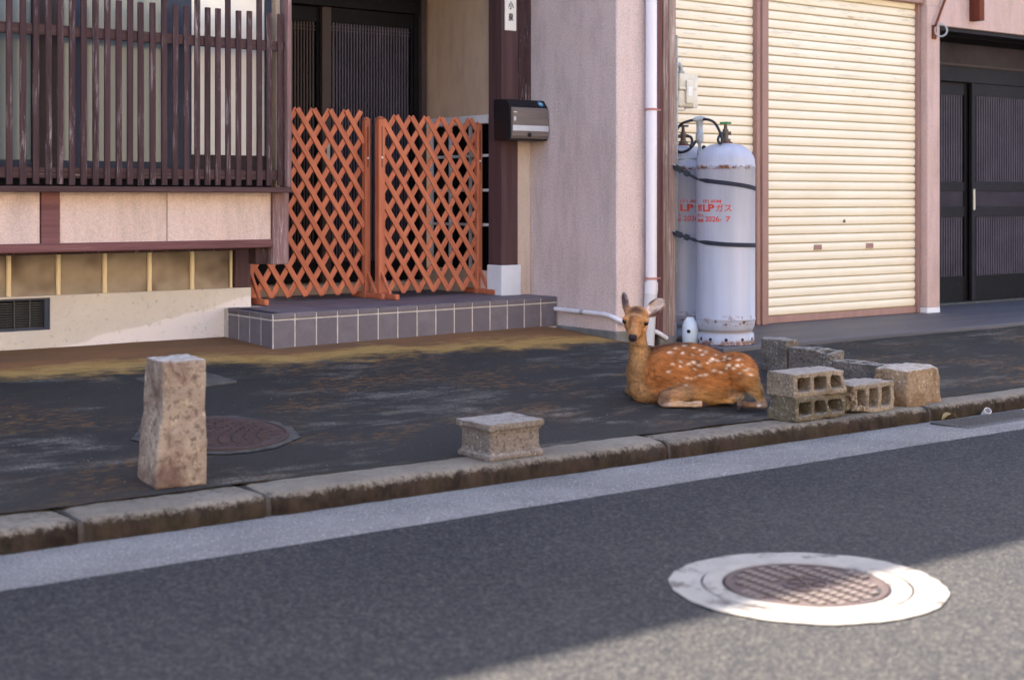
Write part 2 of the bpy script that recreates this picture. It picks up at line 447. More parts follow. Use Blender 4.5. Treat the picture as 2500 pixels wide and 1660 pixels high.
def m_roadpaint():
    m = Mat('white_road_paint', rough=.7, spec=.3)
    col = m.mix(m.ramp(m.noise(5, 5, .7), [(.35, 0.0), (.7, 1.0)]), L(146, 142, 138), L(126, 122, 118))
    col = m.mix(m.ramp(m.noise(7, 6, .75), [(.53, 0.0), (.62, .9)]), col, L(76, 70, 68))
    m.color(col); m.bump(m.noise(80, 4), .4, .004); return m.m
ROADPAINT = m_roadpaint()

def m_granite(name, c1, c2, stain, spk, sc=55):
    m = Mat(name, rough=.85, spec=.3, rnd=True)
    col = m.mix(m.ramp(m.noise(5, 5, .6), [(.3, 0.0), (.7, 1.0)]), c1, c2)
    sp = m.noise(sc, 3, .65)
    col = m.mix(m.ramp(sp, [(.34, .85), (.50, 0.0)]), col, spk)
    col = m.mix(m.ramp(m.noise(sc*.8, 2, .5), [(.6, 0.0), (.76, .55)]), col, L(208, 188, 166))
    col = m.mix(m.ramp(m.noise(3.6, 5, .65, None, .8), [(.47, 0.0), (.62, .75)]), col, stain)
    # paler, mottled tone on faces that point upward
    geo = m.nt.nodes.new('ShaderNodeNewGeometry'); s = m.nt.nodes.new('ShaderNodeSeparateXYZ'); m.lk(geo.outputs['True Normal'], s.inputs[0])
    col = m.mix(m.math('MULTIPLY', m.smooth(s.outputs[2], .5, .9), m.ramp(m.noise(26, 5, .7), [(.35, .15), (.6, .8)])), col, L(190, 182, 174))
    m.color(col); m.bump(m.math('ADD', m.noise(sc, 5, .7), m.noise(12, 4)), .7, .01); return m.m
GRANITE = m_granite('granite', L(164, 146, 130), L(136, 120, 107), L(92, 66, 60), L(94, 77, 69), 36)
GRANITE_RUST = m_granite('granite_rust', L(160, 137, 112), L(138, 116, 94), L(104, 77, 54), L(104, 82, 66), 60)

def m_block(name, c1, c2, moss):
    m = Mat(name, rough=.95, spec=.15, rnd=True)
    col = m.mix(m.ramp(m.noise(6, 6, .7), [(.3, 0.0), (.7, 1.0)]), c1, c2)
    col = m.mix(m.ramp(m.noise(90, 4, .7), [(.36, .75), (.52, 0.0)]), col, L(70, 64, 58))
    col = m.mix(m.ramp(m.noise(80, 2, .5), [(.62, 0.0), (.72, .6)]), col, L(196, 186, 172))
    col = m.mix(m.ramp(m.noise(4, 5, .65), [(.52, 0.0), (.68, .75)]), col, moss)
    geo = m.nt.nodes.new('ShaderNodeNewGeometry'); s = m.nt.nodes.new('ShaderNodeSeparateXYZ'); m.lk(geo.outputs['True Normal'], s.inputs[0])
    col = m.mix(m.math('MULTIPLY', m.smooth(s.outputs[2], .5, .9), m.ramp(m.noise(26, 5, .7), [(.35, .15), (.6, .8)])), col, L(168, 160, 154))
    m.color(col); m.bump(m.noise(70, 6, .8), .8, .01); return m.m
BLOCK = m_block('concrete_block', L(164, 146, 126), L(132, 118, 104), L(92, 80, 64))
BLOCK_DARK = m_block('concrete_block_mossy', L(120, 108, 90), L(92, 84, 70), L(74, 70, 46))
BLOCK_GREY = m_block('concrete_block_grey', L(136, 126, 118), L(104, 97, 92), L(74, 68, 62))
CONC_ORN = m_block('cast_concrete', L(146, 132, 122), L(112, 102, 96), L(92, 78, 62))
PANEL_BROWN = m_mottle('aged_brown_board', L(172, 156, 138), L(144, 128, 110), 3.2, .85, .2, 60, .2, .003, speck=(L(84, 64, 50), 3.5, .50, .74))
BATTEN = m_mottle('cream_batten', L(242, 222, 184), L(228, 204, 166), 8, .7, .3, st=(1, 1, .2))
STONE_WHITE = m_mottle('white_plinth', L(226, 226, 230), L(206, 206, 212), 4, .7, .3, 60, .2, .003)
WHITE_PAINT = m_mottle('white_paint', L(220, 220, 222), L(204, 204, 208), 4, .5, .4)
PLATE = Mat('nameplate_white', L(236, 230, 220), .4, .4).m
INK = Mat('black_ink', L(18, 16, 18), .5, .3).m
BOX_BLACK = Mat('mailbox_black', L(26, 23, 28), .4, .3).m
BOX_BRONZE = m_mottle('mailbox_bronze', L(124, 112, 106), L(108, 98, 94), 3, .35, .5, st=(1, 1, 20))
BOX_SILVER = m_mottle('mailbox_silver', L(206, 206, 210), L(186, 186, 192), 6, .4, .5)
STICK_Y = Mat('sticker_yellow', L(220, 190, 90), .5).m
STICK_B = Mat('sticker_blue', L(60, 140, 190), .5).m
STICK_W = Mat('sticker_white', L(226, 226, 226), .5).m
PALE_PLASTIC = Mat('pale_plastic', L(206, 196, 176), .5).m
KNOB = Mat('white_knob', L(226, 218, 208), .4).m
ROOFTILE = m_mottle('roof_tile', L(70, 70, 74), L(54, 54, 58), 5, .6, .3)
OPP_WALL = m_stucco('cream_wall', L(232, 220, 198), L(224, 208, 182), 60)
PINK_CLAMP = m_mottle('clamp_pink', L(186, 132, 128), L(160, 104, 100), 20, .6, .3)
LEAF = m_mottle('dead_leaf', L(150, 130, 90), L(110, 92, 62), 30, .8, .2)

# ================================================================== the ground
def gh(X, Y):
    """height of the sidewalk: falls from the houses to the kerb"""
    a = np.interp(Y, [5.0, 5.15, 6.0, 6.75, 7.25, 7.8, 8.5], [0.004, .008, .078, .145, .19, .235, .25])
    b = np.interp(Y, [5.0, 5.15, 6.0, 6.75, 7.25, 8.5], [0.004, .008, .060, .105, .112, .112])
    t = sst(6.1, 6.8, X)
    return float(a*(1-t) + b*t)
def yk(x): return 4.905 - .012*(x-1.5)            # kerb face
def yb(x): return 5.145 - .026*(x-1.6)             # back of the kerb
def yr(x): return 4.395 - .009*(x-1.4)            # edge of the carriageway
def nz(x, y, z=0, s=1.0): return mnoise.noise(Vector((x*s, y*s, z*s)))

def sheet(name, xs, rows, mat, zf, yf, kind='structure'):
    bm = bmesh.new(); grid = []
    for x in xs:
        grid.append([bm.verts.new((x, yf(x, r), zf(x, yf(x, r)))) for r in rows])
    for i in range(len(xs)-1):
        for j in range(len(rows)-1):
            bm.faces.new((grid[i][j], grid[i+1][j], grid[i+1][j+1], grid[i][j+1]))
    me = mesh_of(bm, name, 180); return tag(link(name, me, mat), kind=kind)

xs_f = [-30, -15, -6] + list(np.arange(-3, 13, .08)) + [13.5, 16, 22, 34]
sheet('sidewalk', xs_f, list(np.linspace(0, 1, 45)), SIDEWALK,
      lambda x, y: gh(x, y) + .004*nz(x, y, 0, 2.5) + .0015*nz(x, y, 3, 12),
      lambda x, r: (yb(min(max(x, -4), 12)) + .018*nz(x, 1, 0, 3) + .008*nz(x, 2, 0, 14)) * (1-r) + 8.55*r)
RZ = lambda x, y: -.064 + .018*sst(0, 1, (4.39-y)/2.2) + .002*nz(x, y, 0, 1.5)
sheet('road', xs_f, list(np.linspace(0, 1, 40)), ROAD, RZ,
      lambda x, r: -1.35*r + (1-r)*(yr(min(max(x, -4), 12)) + .008*nz(x, 5, 0, 9)))
sheet('gutter', xs_f, [0, .25, .5, .75, 1], GUTTER,
      lambda x, y: -.066 - .016*sst(0, 1, (y-4.35)/.5),
      lambda x, r: (yr(min(max(x, -4), 12)) - .02)*(1-r) + (yk(min(max(x, -4), 12)) + .02)*r)
# far verge beyond the opposite side, so that no edge of the world is near
bm = bmesh.new(); r_ = bmesh.ops.create_grid(bm, x_segments=2, y_segments=2, size=1)
for v in bm.verts: v.co = Vector((v.co.x*120, v.co.y*120, -.16))
tag(part('ground', bm, SIDEWALK, origin=(0, 0, 0)), kind='structure')

# kerb, stone by stone
kerb = empty('kerb', (4, 4.9, -.14), kind='structure')
joints = [-3.6, -1.9, -.1, 1.80, 2.52, 4.56, 6.45, 8.4, 10.4, 12.4]
for i in range(len(joints)-1):
    x0, x1 = joints[i]+.006, joints[i+1]-.006
    bm = bmesh.new()
    w_ = .37
    prof = [(0, -.14), (0, -.09), (0, -.06), (.002, -.035), (.008, -.016), (.020, -.004), (.036, .001), (.10, .002), (.18, .001), (.26, .0), (w_, -.002), (w_, -.14)]
    def dsp(p, i=i, x0=x0, x1=x1):
        e = min(p.x-x0, x1-p.x)
        rnd_ = .012*math.exp(-e/.012)
        n = .010*nz(p.x, p.y, p.z+i, 9) + .006*nz(p.x, p.y, p.z+i, 32)
        up = 1 if p.z > -.02 else 0
        q = Vector(p)
        if p.y < yk(p.x)+.1: q.y += n + rnd_*1.2
        q.z += (.4*n - rnd_*.8)*up + (.004*math.sin(i*2.1))*up
        if i == 4 and e < .08 and p.y < yk(p.x)+.06: q.z -= .012*up*(1-e/.08)
        return q
    extrude_x(bm, prof, x0, x1, max(12, int((x1-x0)/.03)), yk, dsp)
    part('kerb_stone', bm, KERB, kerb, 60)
for i in range(1, len(joints)-1):            # mortar pressed into the joints
    x = joints[i]; bm = bmesh.new()
    pr = [(.012, -.14), (.010, -.05), (.020, -.014), (.040, -.006), (.2, -.004), (.34, -.004), (.34, -.14)]
    extrude_x(bm, pr, x-.010, x+.010, 2, yk, lambda p: Vector((p.x, p.y+.006*nz(p.x, p.y, p.z, 60), p.z+.004*nz(p.x, p.y, p.z+5, 60))))
    part('joint_mortar', bm, JOINT, kerb)
# ------------------------------------------------------------------ porch slab of the neighbour
bm = bbox(6.80, 14.5, 6.757, 8.75, .03, .132, .006)
tag(part('porch_floor', bm, PORCH, origin=(0, 0, 0)), kind='structure')

# ------------------------------------------------------------------ tiled entrance step
stepE = empty('entrance_step', (5.2, 8.0, .2), kind='structure')
SZ = .435
P0 = Vector((3.985, 7.70)); P1 = Vector((6.282, 7.87)); stepdir = (P1-P0).normalized()
def sxy(s, n):     # along the front edge, and inward
    return Vector((P0.x + stepdir.x*s - stepdir.y*n, P0.y + stepdir.y*s + stepdir.x*n))
SL = (P1-P0).length
bm = bmesh.new()
lo = [(*sxy(-.002, .0006), .12), (*sxy(SL, .0006), .12), (6.29, 9.45, .12), (4.17, 9.45, .12), (4.17, 8.40, .12), (3.9835, 8.40, .12)]
ring0 = [bm.verts.new(p) for p in lo]; ring1 = [bm.verts.new((p[0], p[1], SZ-.006)) for p in lo]
bm.faces.new(ring1); bm.faces.new(list(reversed(ring0)))
for i in range(6): bm.faces.new((ring0[i], ring0[(i+1) % 6], ring1[(i+1) % 6], ring1[i]))
part('mortar_bed', bm, GROUT, stepE)
us = [666.5, 720.6, 774.4, 826.6, 877.5, 927.2, 976, 1023, 1069.5, 1115.5, 1160, 1204, 1247, 1288.5, 1330, 1370]
tp = SL/15.0
ang = math.atan2(stepdir.y, stepdir.x)
def tile_mesh(w, d, h, bev=.003):
    bm = bmesh.new(); box(bm, 0, w, 0, d, 0, h, bev); return mesh_of(bm, 'tile')
t_face = tile_mesh(tp-.008, .012, .158); t_lip = tile_mesh(tp-.008, .07, .036, .004)
for k in range(15):
    c = sxy(k*tp+.004, -.002)
    zb = gh(c.x, c.y-.02) - .006
    zb = min(zb, SZ-.205)
    me = t_face
    f = piece('tile', tile_mesh(tp-.008, .012, (SZ-.044)-zb), TILE, stepE, (c.x, c.y, zb), (0, 0, ang))
    c2 = sxy(k*tp+.004, -.005)
    piece('tile', t_lip, TILE, stepE, (c2.x, c2.y, SZ-.036), (0, 0, ang))
# left end of the step: tiles at right angles
for k in range(5):
    w_ = .150
    y0 = 7.705 + k*w_
    if y0+w_ > 8.42: break
    me = tile_mesh(.012, w_-.008, (SZ-.044)-.20)
    piece('tile', me, TILE, stepE, (P0.x-.004, y0, .20))
    piece('tile', tile_mesh(.07, w_-.008, .036, .004), TILE, stepE, (P0.x-.006, y0+.002, SZ-.036))
# top of the step
ttop = {}
for r in range(8):
    for k in range(15):
        s0 = k*tp+.004; n0 = .068 + r*.153
        c = sxy(s0, n0); ce = sxy(s0+tp, n0+.15)
        if ce.x > 6.31: continue
        if c.x < 4.19 and n0 > .45: continue
        if k == 0 and r == 0: pass
        piece('tile', ttop.setdefault(0, tile_mesh(tp-.005, .148, .012, .002)), TILE, stepE, (c.x, c.y, SZ-.012), (0, 0, ang))
part('threshold', bbox(4.18, 6.04, 9.05, 9.40, SZ-.02, .505, .006), STUCCO_TAN, stepE)

# ================================================================== house with the lattice window
H1 = empty('house', (4.2, 8.4, .2), 'pink stuccoed house with purple-brown wooden lattice window and dark sliding door', 'house')
def hp(name, x0, x1, y0, y1, z0, z1, mat, bev=.003, parent=None, **k):
    return part(name, bbox(x0, x1, y0, y1, z0, z1, bev), mat, parent or H1, **k)
# foundation with the crawl-space vent let into it
FY = 8.36
vx0, vx1, vz0, vz1 = 2.05, 2.878, .352, .540
bm = bmesh.new()
box(bm, -3.5, vx0, FY, 8.62, .1, .552); box(bm, vx1, 4.17, FY, 8.62, .1, .552)
box(bm, vx0, vx1, FY, 8.62, .1, vz0); box(bm, vx0, vx1, FY, 8.62, vz1, .552)
bmesh.ops.remove_doubles(bm, verts=bm.verts, dist=1e-5)
found = part('foundation', bm, FOUND, H1, origin=(0, 0, 0))
vent = empty('vent', (2.46, 8.40, vz0), parent=H1)
part('vent_frame', (lambda b: (box(b, vx0, vx1, 8.375, 8.44, vz0, vz0+.014), box(b, vx0, vx1, 8.375, 8.44, vz1-.012, vz1), box(b, vx1-.03, vx1, 8.372, 8.44, vz0, vz1), box(b, vx0, vx0+.03, 8.372, 8.44, vz0, vz1), b)[-1])(bmesh.new()), FRAME_GREY, vent)
part('vent_back', bbox(vx0, vx1, 8.47, 8.50, vz0, vz1), DOOR_BLACK, vent)
for k in range(11):
    z = vz0+.018 + k*.0143
    bm = bmesh.new()
    vs = box(bm, vx0+.03, vx1-.03, 8.40, 8.43, z, z+.004)
    for v in vs: v.co.z += (v.co.y-8.415)*.30
    part('louvre', bm, STEEL_DARK, vent)
for u in (32, 70):
    x = ux(u, 8.41); part('vent_bar', bbox(x-.003, x+.003, 8.388, 8.40, vz0+.014, vz1-.012), STEEL_DARK, vent)
# board strip with battens
part('board_strip', bbox(-3.5, 4.08, 8.40, 8.5, .552, .86), PANEL_BROWN, H1)
bat_us = [-230, -100, 22, 143, 256.5, 366, 470, 565]
for i, u in enumerate(bat_us):
    x = ux(u, 8.385); wd = .015 if i < 7 else .009
    bm = bmesh.new(); lathe(bm, [(wd, .553), (wd*.96, .62), (wd*1.03, .70), (wd*.97, .78), (wd, .85)], 10, (x, 8.392, 0))
    part('batten', bm, BATTEN, H1, 60)
hp('end_post', ux(574, 8.37), 4.172, 8.366, 8.52, .554, .86, WOOD_POST)
# projecting bay
BY = 8.0
mp0, mp1 = ux(101, BY), ux(146, BY); cp0, cp1 = ux(665, BY), ux(703, BY)
jx = ux(410, BY)
part('bay_panel', bbox(-3.5, mp0-.006, BY+.012, 8.3, .858, 1.165), STUCCO_BEIGE, H1)
part('bay_panel', bbox(mp1+.004, jx-.0025, BY+.012, 8.3, .858, 1.165, .002), STUCCO_BEIGE, H1)
part('bay_panel', bbox(jx+.0025, cp0-.004, BY+.012, 8.3, .858, 1.165, .002), STUCCO_BEIGE, H1)
hp('bay_post', mp0, mp1, BY-.002, 8.2, .85, 1.17, WOOD_BEAM)
hp('corner_post', cp0, cp1, BY-.012, 8.10, .712, 1.162, WOOD_CORNER, .004)
hp('corner_block', cp0-.085, cp0-.002, BY+.06, 8.16, .712, .83, WOOD_PURPLE, .004)
hp('lower_beam', -3.5, cp0-.002, BY-.008, 8.12, .818, .868, WOOD_BEAM, .004)
hp('bay_floor', -3.5, cp0-.09, 8.1, 8.40, .80, .835, WOOD_PURPLE)
hp('sill', -3.5, ux(712, 7.9), 7.895, 8.3, 1.155, 1.188, WOOD_RAIL, .004)
# lattice
LY = 7.922
lat = empty('window_lattice', (2.5, LY, 1.19), parent=H1)
lx1 = ux(690, 7.94)
part('rail', bbox(-3.5, lx1+.03, 7.938, 7.968, 1.232, 1.293, .003), WOOD_RAIL, lat)
part('rail', bbox(-3.5, lx1+.03, 7.938, 7.968, 2.024, 2.085, .003), WOOD_RAIL, lat)
part('rail', bbox(-3.5, lx1+.03, 7.938, 7.968, 2.72, 2.78, .003), WOOD_RAIL, lat)
sc = [78, 185, 290, 392, 480, 578, 673, 767, 860, 950, 1040, 1127, 1222, 1317, 1400, 1490, 1578, 1658, 1740, 1825, 1907, 1988, 2070, 2150, 2235]
tall = {1, 4, 7, 10, 13, 16, 19, 22}
def slat_mesh(h):
    bm = bmesh.new(); box(bm, -.0175, .0175, 0, .015, 0, h, .003)
    bmesh.ops.subdivide_edges(bm, edges=[e for e in bm.edges if abs(e.verts[0].co.z-e.verts[1].co.z) > .5], cuts=5)
    return mesh_of(bm, 'slat')
sl_tall = slat_mesh(1.62); sl_short = slat_mesh(1.056)
xs_sl = [ux(c/3.2667, LY) for c in sc]
dx = xs_sl[1]-xs_sl[0]
for i in range(1, 26): xs_sl.insert(0, xs_sl[0]-dx)
for i, x in enumerate(xs_sl):
    j = i-25
    tl = (j % 3 == 1)
    piece('slat', sl_tall if tl else sl_short, WOOD_PURPLE, lat, (x + random.uniform(-.002, .002), LY+random.uniform(-.002, .001), 1.196 + random.uniform(-.003, .003)), (0, random.uniform(-.002, .002), 0))
hp('lattice_post', lx1+.012, ux(712, 7.9), 7.897, 7.985, 1.189, 2.95, WOOD_CORNER, .004)
# window behind the lattice
WY = 8.09
win = empty('window', (2.5, WY, 1.2), parent=H1)
def fr(name, x0, x1, z0, z1, y0=WY, y1=WY+.05, mat=FRAME_GREY): return part(name, bbox(x0, x1, y0, y1, z0, z1, .002), mat, win)
wx = lambda u: ux(u, WY)
fr('window_sill', -3.4, 4.2, 1.19, 1.262, WY-.01, WY+.10, DOOR_BLACK)
fr('window_head', -3.4, 4.2, 2.90, 2.96, WY-.01, WY+.10)
tr_z = zv(350, 92, WY)
panes = [(-3.3, 0.35), (.45, wx(-190)), (wx(-160), wx(78)), (wx(150), wx(178)), (wx(206), wx(405)), (wx(466), wx(648))]
mull = [(.35, .45), (wx(-190), wx(-160)), (wx(78), wx(150)), (wx(178), wx(206)), (wx(405), wx(466)), (wx(648), wx(690))]
for i, (a, b) in enumerate(mull):
    fr('mullion', a, b, 1.262, 2.90, WY-.012, WY+.05, FRAME_GREY if i not in (2,) else DOOR_STILE)
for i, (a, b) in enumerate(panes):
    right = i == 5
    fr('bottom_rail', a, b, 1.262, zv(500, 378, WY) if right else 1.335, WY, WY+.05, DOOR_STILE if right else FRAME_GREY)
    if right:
        fr('glass_pane', a, b, 1.375, 2.90, WY+.012, WY+.017, PANE_REFLECTION)
    else:
        fr('glass_pane', a, b, 1.335, tr_z, WY+.015, WY+.02, PANE_GREY)
        fr('transom_rail', a, b, tr_z, tr_z+.03, WY-.002, WY+.045)
        fr('glass_pane', a, b, tr_z+.03, 2.90, WY+.015, WY+.02, PANE_GREY)
hp('back_wall', -3.5, 4.17, 8.30, 8.40, .86, 2.95, STUCCO_TAN)
hp('bay_side_wall', 4.17, 4.20, 8.02, 8.36, 1.19, 2.95, STUCCO_TAN)
# entrance recess
RX = 6.05; DY = 9.19
hp('recess_wall', RX, 6.288, 8.333, 9.4, 1.72, 2.95, STUCCO_TAN)
hp('recess_wall', 4.0, 4.17, 8.43, 9.4, .1, 2.95, STUCCO_TAN)
hp('recess_wall', RX+.06, 6.288, 8.333, 9.4, .43, 1.72, STUCCO_TAN)
# white framed glazing in the side of the recess
sg = empty('side_window', (RX, 8.8, .44), parent=H1)
def sgp(name, y0, y1, z0, z1, mat=WHITE_PAINT, x0=RX-.004, x1=RX+.05): return part(name, bbox(x0, x1, y0, y1, z0, z1, .002), mat, sg)
sgp('head_rail', 8.34, 9.16, 1.66, 1.72, x0=RX-.03)
sgp('sill', 8.34, 9.16, .436, .60, STUCCO_PALE, x0=RX-.02)
for y in (8.37, 8.62, 8.88, 9.13): sgp('upright', y-.010, y+.010, .60, 1.66, x0=RX+.008, x1=RX+.03)
for z in (.93, 1.18, 1.43):
    for (a, b) in ((8.38, 8.61), (8.63, 8.87), (8.89, 9.12)): sgp('glazing_bar', a, b, z-.010, z+.010, x0=RX+.012, x1=RX+.03)
sgp('glass_pane', 8.34, 9.16, .60, 1.66, GLASS_DARK, RX+.03, RX+.058)
# sliding door
door = empty('sliding_door', (5.2, DY, .515), parent=H1)
def dp(name, u0, u1, z0, z1, y0, y1, mat=DOOR_BLACK, parent=None): return part(name, bbox(ux(u0, y0), ux(u1, y0), y0, y1, z0, z1, .002), mat, parent or door)
dz = lambda v, u=850: zv(u, v, DY)
dp('head_beam', 560, 1042, 2.515, 2.65, DY-.04, DY+.10)
dp('transom', 560, 1030, 2.65, 2.95, DY+.02, DY+.06, GLASS_DARK)
dp('transom_rail', 560, 1030, 2.66, 2.68, DY-.02, DY+.02)
dp('jamb', 1030, 1042, .50, 2.95, DY-.06, DY+.06, DOOR_STILE)
dp('jamb', 1012, 1028, .50, 2.515, DY-.02, DY+.06)
for (u0, u1, yo, nb) in ((590, 782, .05, 30), (787, 1012, 0.0, 30)):
    y = DY+yo
    x0, x1 = ux(u0, y), ux(u1, y)
    dp('stile', u0, u0+(22 if yo == 0 else 10), .505, 2.515, y, y+.035, DOOR_STILE if yo == 0 else DOOR_BLACK)
    dp('stile', u1-9, u1, .505, 2.515, y, y+.035)
    dp('top_rail', u0+(22 if yo == 0 else 10), u1-9, 2.405, 2.515, y+.002, y+.033)
    dp('bottom_rail', u0+(22 if yo == 0 else 10), u1-9, .505, .66, y+.002, y+.033)
    dp('glass_pane', u0+(22 if yo == 0 else 10), u1-9, .66, 2.405, y+.024, y+.03, GLASS_DARK)
    bm = bmesh.new(); uu = u0+(22 if yo == 0 else 10); a, b = ux(uu, y), ux(u1-9, y)
    n = int((b-a)/.0245)
    for k in range(1, n): 
        xx = a+(b-a)*k/n; box(bm, xx-.0055, xx+.0055, y+.006, y+.022, .661, 2.404)
    for z in (2.35, 2.375): box(bm, a, b, y+.008, y+.02, z-.003, z+.003)
    part('door_bars', bm, DOOR_STILE if yo else DOOR_BAR, door, kind='stuff')
dp('pull_plate', 798, 806, 1.40, 1.56, DY-.004, DY, PALE_PLASTIC)
# gate post with plinth
PY = 8.17
px0, px1, px2 = ux(1225, PY), ux(1265, PY), 6.288
hp('gate_post', px0, px1, PY, 8.333, .64, 2.95, WOOD_POST, .005)
hp('post_plinth', px0-.006, px1+.022, PY-.008, 8.343, .43, .648, STONE_WHITE, .006)
hp('infill_wall', px1+.001, px2, PY+.012, 8.33, .43, 1.55, STUCCO_PALE)
hp('infill_board', px1+.001, px2, PY+.006, 8.33, 1.55, 2.95, WOOD_PURPLE)
# wing wall
WX0, WX1, WFY = 6.29, 6.812, 7.245
hp('wing_wall', WX0, 6.636, WFY, 8.50, .08, 2.95, STUCCO_PINK, .008)
hp('wing_base', WX0-.014, 6.63, WFY-.010, 8.10, .04, .235, MORTAR, .008)
hp('wing_trim', 6.638, 6.694, WFY-.012, 7.33, .16, 2.95, WOOD_TRIM, .004)
hp('corner_timber', 6.696, 6.744, WFY-.018, 7.33, .18, 2.95, WOOD_GREY, .005)
hp('corner_timber', 6.746, WX1, WFY-.022, 7.33, .17, 2.95, WOOD_GREY, .006)
hp('side_wall', 6.638, 6.735, 7.331, 12, .1, 2.95, STUCCO_PINK)
bm = bbox(6.65, 6.808, WFY-.035, 7.34, .06, .178, .012, 2)
for v in bm.verts: v.co += Vector((nz(*v.co, 14), nz(v.co.y, v.co.x, v.co.z, 14), nz(v.co.z, v.co.x, v.co.y, 14)))*.012
part('footing_stone', bm, MORTAR, H1)
# upper storey and roof: they throw the shade that the street lies in
hp('upper_wall', -9, 6.83, 8.30, 13, 2.96, 5.42, STUCCO_PINK)
hp('ceiling', -3.5, 6.29, 7.91, 9.4, 2.951, 2.959, WOOD_PURPLE, 0)
def gable(name, x0, x1, H, parent, mat):
    bm = bmesh.new()
    y0, z0, yr_, zr = 7.50, 5.415, 10.6, 7.0
    pr = [(y0, z0-.0), (yr_, zr), (14, z0+.0), (14, z0-.10), (yr_, zr-.12), (y0, z0-.08)]
    extrude_x(bm, pr, x0, x1, 1)
    return part(name, bm, mat, parent)
rf = gable('roof', -9, 6.835, 0, H1, ROOFTILE)

# ================================================================== neighbouring house with the shutters
H2 = empty('house', (9.5, 8.0, .13), 'neighbouring house with two cream roller shutters and black sliding door', 'house')
def h2(name, x0, x1, y0, y1, z0, z1, mat, bev=.003, parent=None, **k):
    return part(name, bbox(x0, x1, y0, y1, z0, z1, bev), mat, parent or H2, **k)
SY = 7.88; PITCH = .0711; NS = 37; SB = .189
mu0, mu1 = ux(1843, 7.86), ux(1869, 7.86)
def slat_shutter(x0, x1, parent):
    prof = [(.010, 0), (.0085, .003), (.003, .006), (.001, .013), (-.003, .030), (-.004, .045), (-.002, .060), (.004, .068), (.010, PITCH), (.014, PITCH), (.014, 0)]
    bm = bmesh.new(); extrude_x(bm, [(SY+y, z) for (y, z) in prof], x0, x1, 1)
    for v in bm.verts: v.co -= Vector(((x0+x1)/2, SY, 0))
    me = mesh_of(bm, 'shutter_slat', 50)
    for k in range(NS):
        piece('shutter_slat', me, SHUTTER, parent, ((x0+x1)/2 + random.uniform(-.002, .002), SY + random.uniform(-.001, .001), SB + k*PITCH))
for (a, b) in ((6.84, mu0-.004), (mu1+.004, 10.262)):
    s = empty('roller_shutter', ((a+b)/2, SY, .134), parent=H2)
    slat_shutter(a, b, s)
    part('bottom_bar', bbox(a, b, SY-.012, SY+.02, .134, SB-.001, .003), FRAME_BROWN, s)
    if a > 8:
        zc = zv(2060, 540, SY)
        bm = bmesh.new(); lathe(bm, [(.014, 0), (.014, .006), (.008, .008)], 14); bmesh.ops.rotate(bm, verts=bm.verts, cent=(0, 0, 0), matrix=Matrix.Rotation(math.pi/2, 3, 'X'))
        for v in bm.verts: v.co += Vector((ux(2060, SY), SY-.002, zc))
        part('lock_cylinder', bm, BRASS, s, 50)
        for u, v_ in ((1995.5, 604), (2122, 600)):
            x = ux(u, SY); z = zv(u, v_, SY)
            bm = bmesh.new(); box(bm, x-.045, x+.045, SY-.008, SY+.004, z-.021, z-.014); box(bm, x-.045, x+.045, SY-.008, SY+.004, z+.014, z+.021)
            box(bm, x-.045, x-.036, SY-.008, SY+.004, z-.014, z+.014); box(bm, x+.036, x+.045, SY-.008, SY+.004, z-.014, z+.014); box(bm, x-.036, x+.036, SY-.006, SY+.003, z-.014, z+.014)
            part('finger_pull', bm, FRAME_BROWN, s)
h2('shutter_guide', mu0-.006, mu0+.035, 7.83, 7.93, .132, 2.82, FRAME_BROWN, .004)
h2('shutter_guide', mu0+.036, mu1-.040, 7.812, 7.93, .132, 2.82, FRAME_BROWN, .006)
h2('shutter_guide', mu1-.039, mu1+.006, 7.83, 7.93, .132, 2.82, FRAME_BROWN, .004)
h2('shutter_guide', 10.250, 10.279, 7.84, 7.93, .132, 2.82, FRAME_BROWN, .004)
h2('shutter_header', 6.84, 10.279, 7.80, 7.98, 2.80, 2.94, FRAME_BROWN, .004)
PX0, PX1 = 10.28, ux(2295, 7.77)
h2('pilaster', PX0, PX1, 7.77, 8.45, .18, 2.78, STUCCO_ROSE, .006)
h2('pilaster_base', PX0-.001, PX1+.001, 7.769, 8.45, .132, .18, STONE_WHITE, .004)
LZ = zv(2380, 73, 7.77)
h2('upper_wall', 6.84, PX1, 7.77, 12, 2.94, 5.42, STUCCO_ROSE, .004)
h2('upper_wall', PX0, PX1, 7.775, 8.45, 2.78, 2.94, STUCCO_ROSE, .004)
h2('upper_wall', PX1, 16, 7.77, 12, LZ, 5.42, STUCCO_ROSE, .004)
h2('end_wall', 13.6, 16, 7.77, 12, .1, LZ, STUCCO_ROSE)
h2('inner_wall', 6.85, 10.3, 8.1, 8.2, .1, 2.94, STUCCO_TAN)
gable('roof', 6.84, 16.5, 0, H2, ROOFTILE)
# sliding door of the neighbour
D2 = 8.30
d2 = empty('sliding_door', (11.6, D2, .14), parent=H2)
def dd(name, x0, x1, z0, z1, y0=D2, y1=D2+.04, mat=DOOR_BLACK): return part(name, bbox(x0, x1, y0, y1, z0, z1, .002), mat, d2)
Z2 = lambda v, u=2330: zv(u, v, D2)
xr = 13.6
dd('track_cover', PX1, xr, LZ-.035, LZ-.001, 7.80, 8.45, DOOR_SLATE)
dd('transom_head', PX1, xr, 2.575, LZ-.036, 7.98, D2+.05)
dd('transom_glass', PX1, xr, 2.37, 2.575, D2+.03, D2+.04, GLASS_DARK)
bm = bmesh.new(); x = PX1+.012
while x < xr: box(bm, x-.0055, x+.0055, D2+.006, D2+.024, 2.385, 2.575); x += .0225
part('transom_bars', bm, DOOR_BAR, d2, kind='stuff')
dd('transom_sill', PX1, xr, 2.360, 2.385, D2-.02, D2+.04, DOOR_STILE)
dd('head_beam', PX1, xr, 2.215, 2.359, D2-.012, D2+.05, DOOR_SLATE)
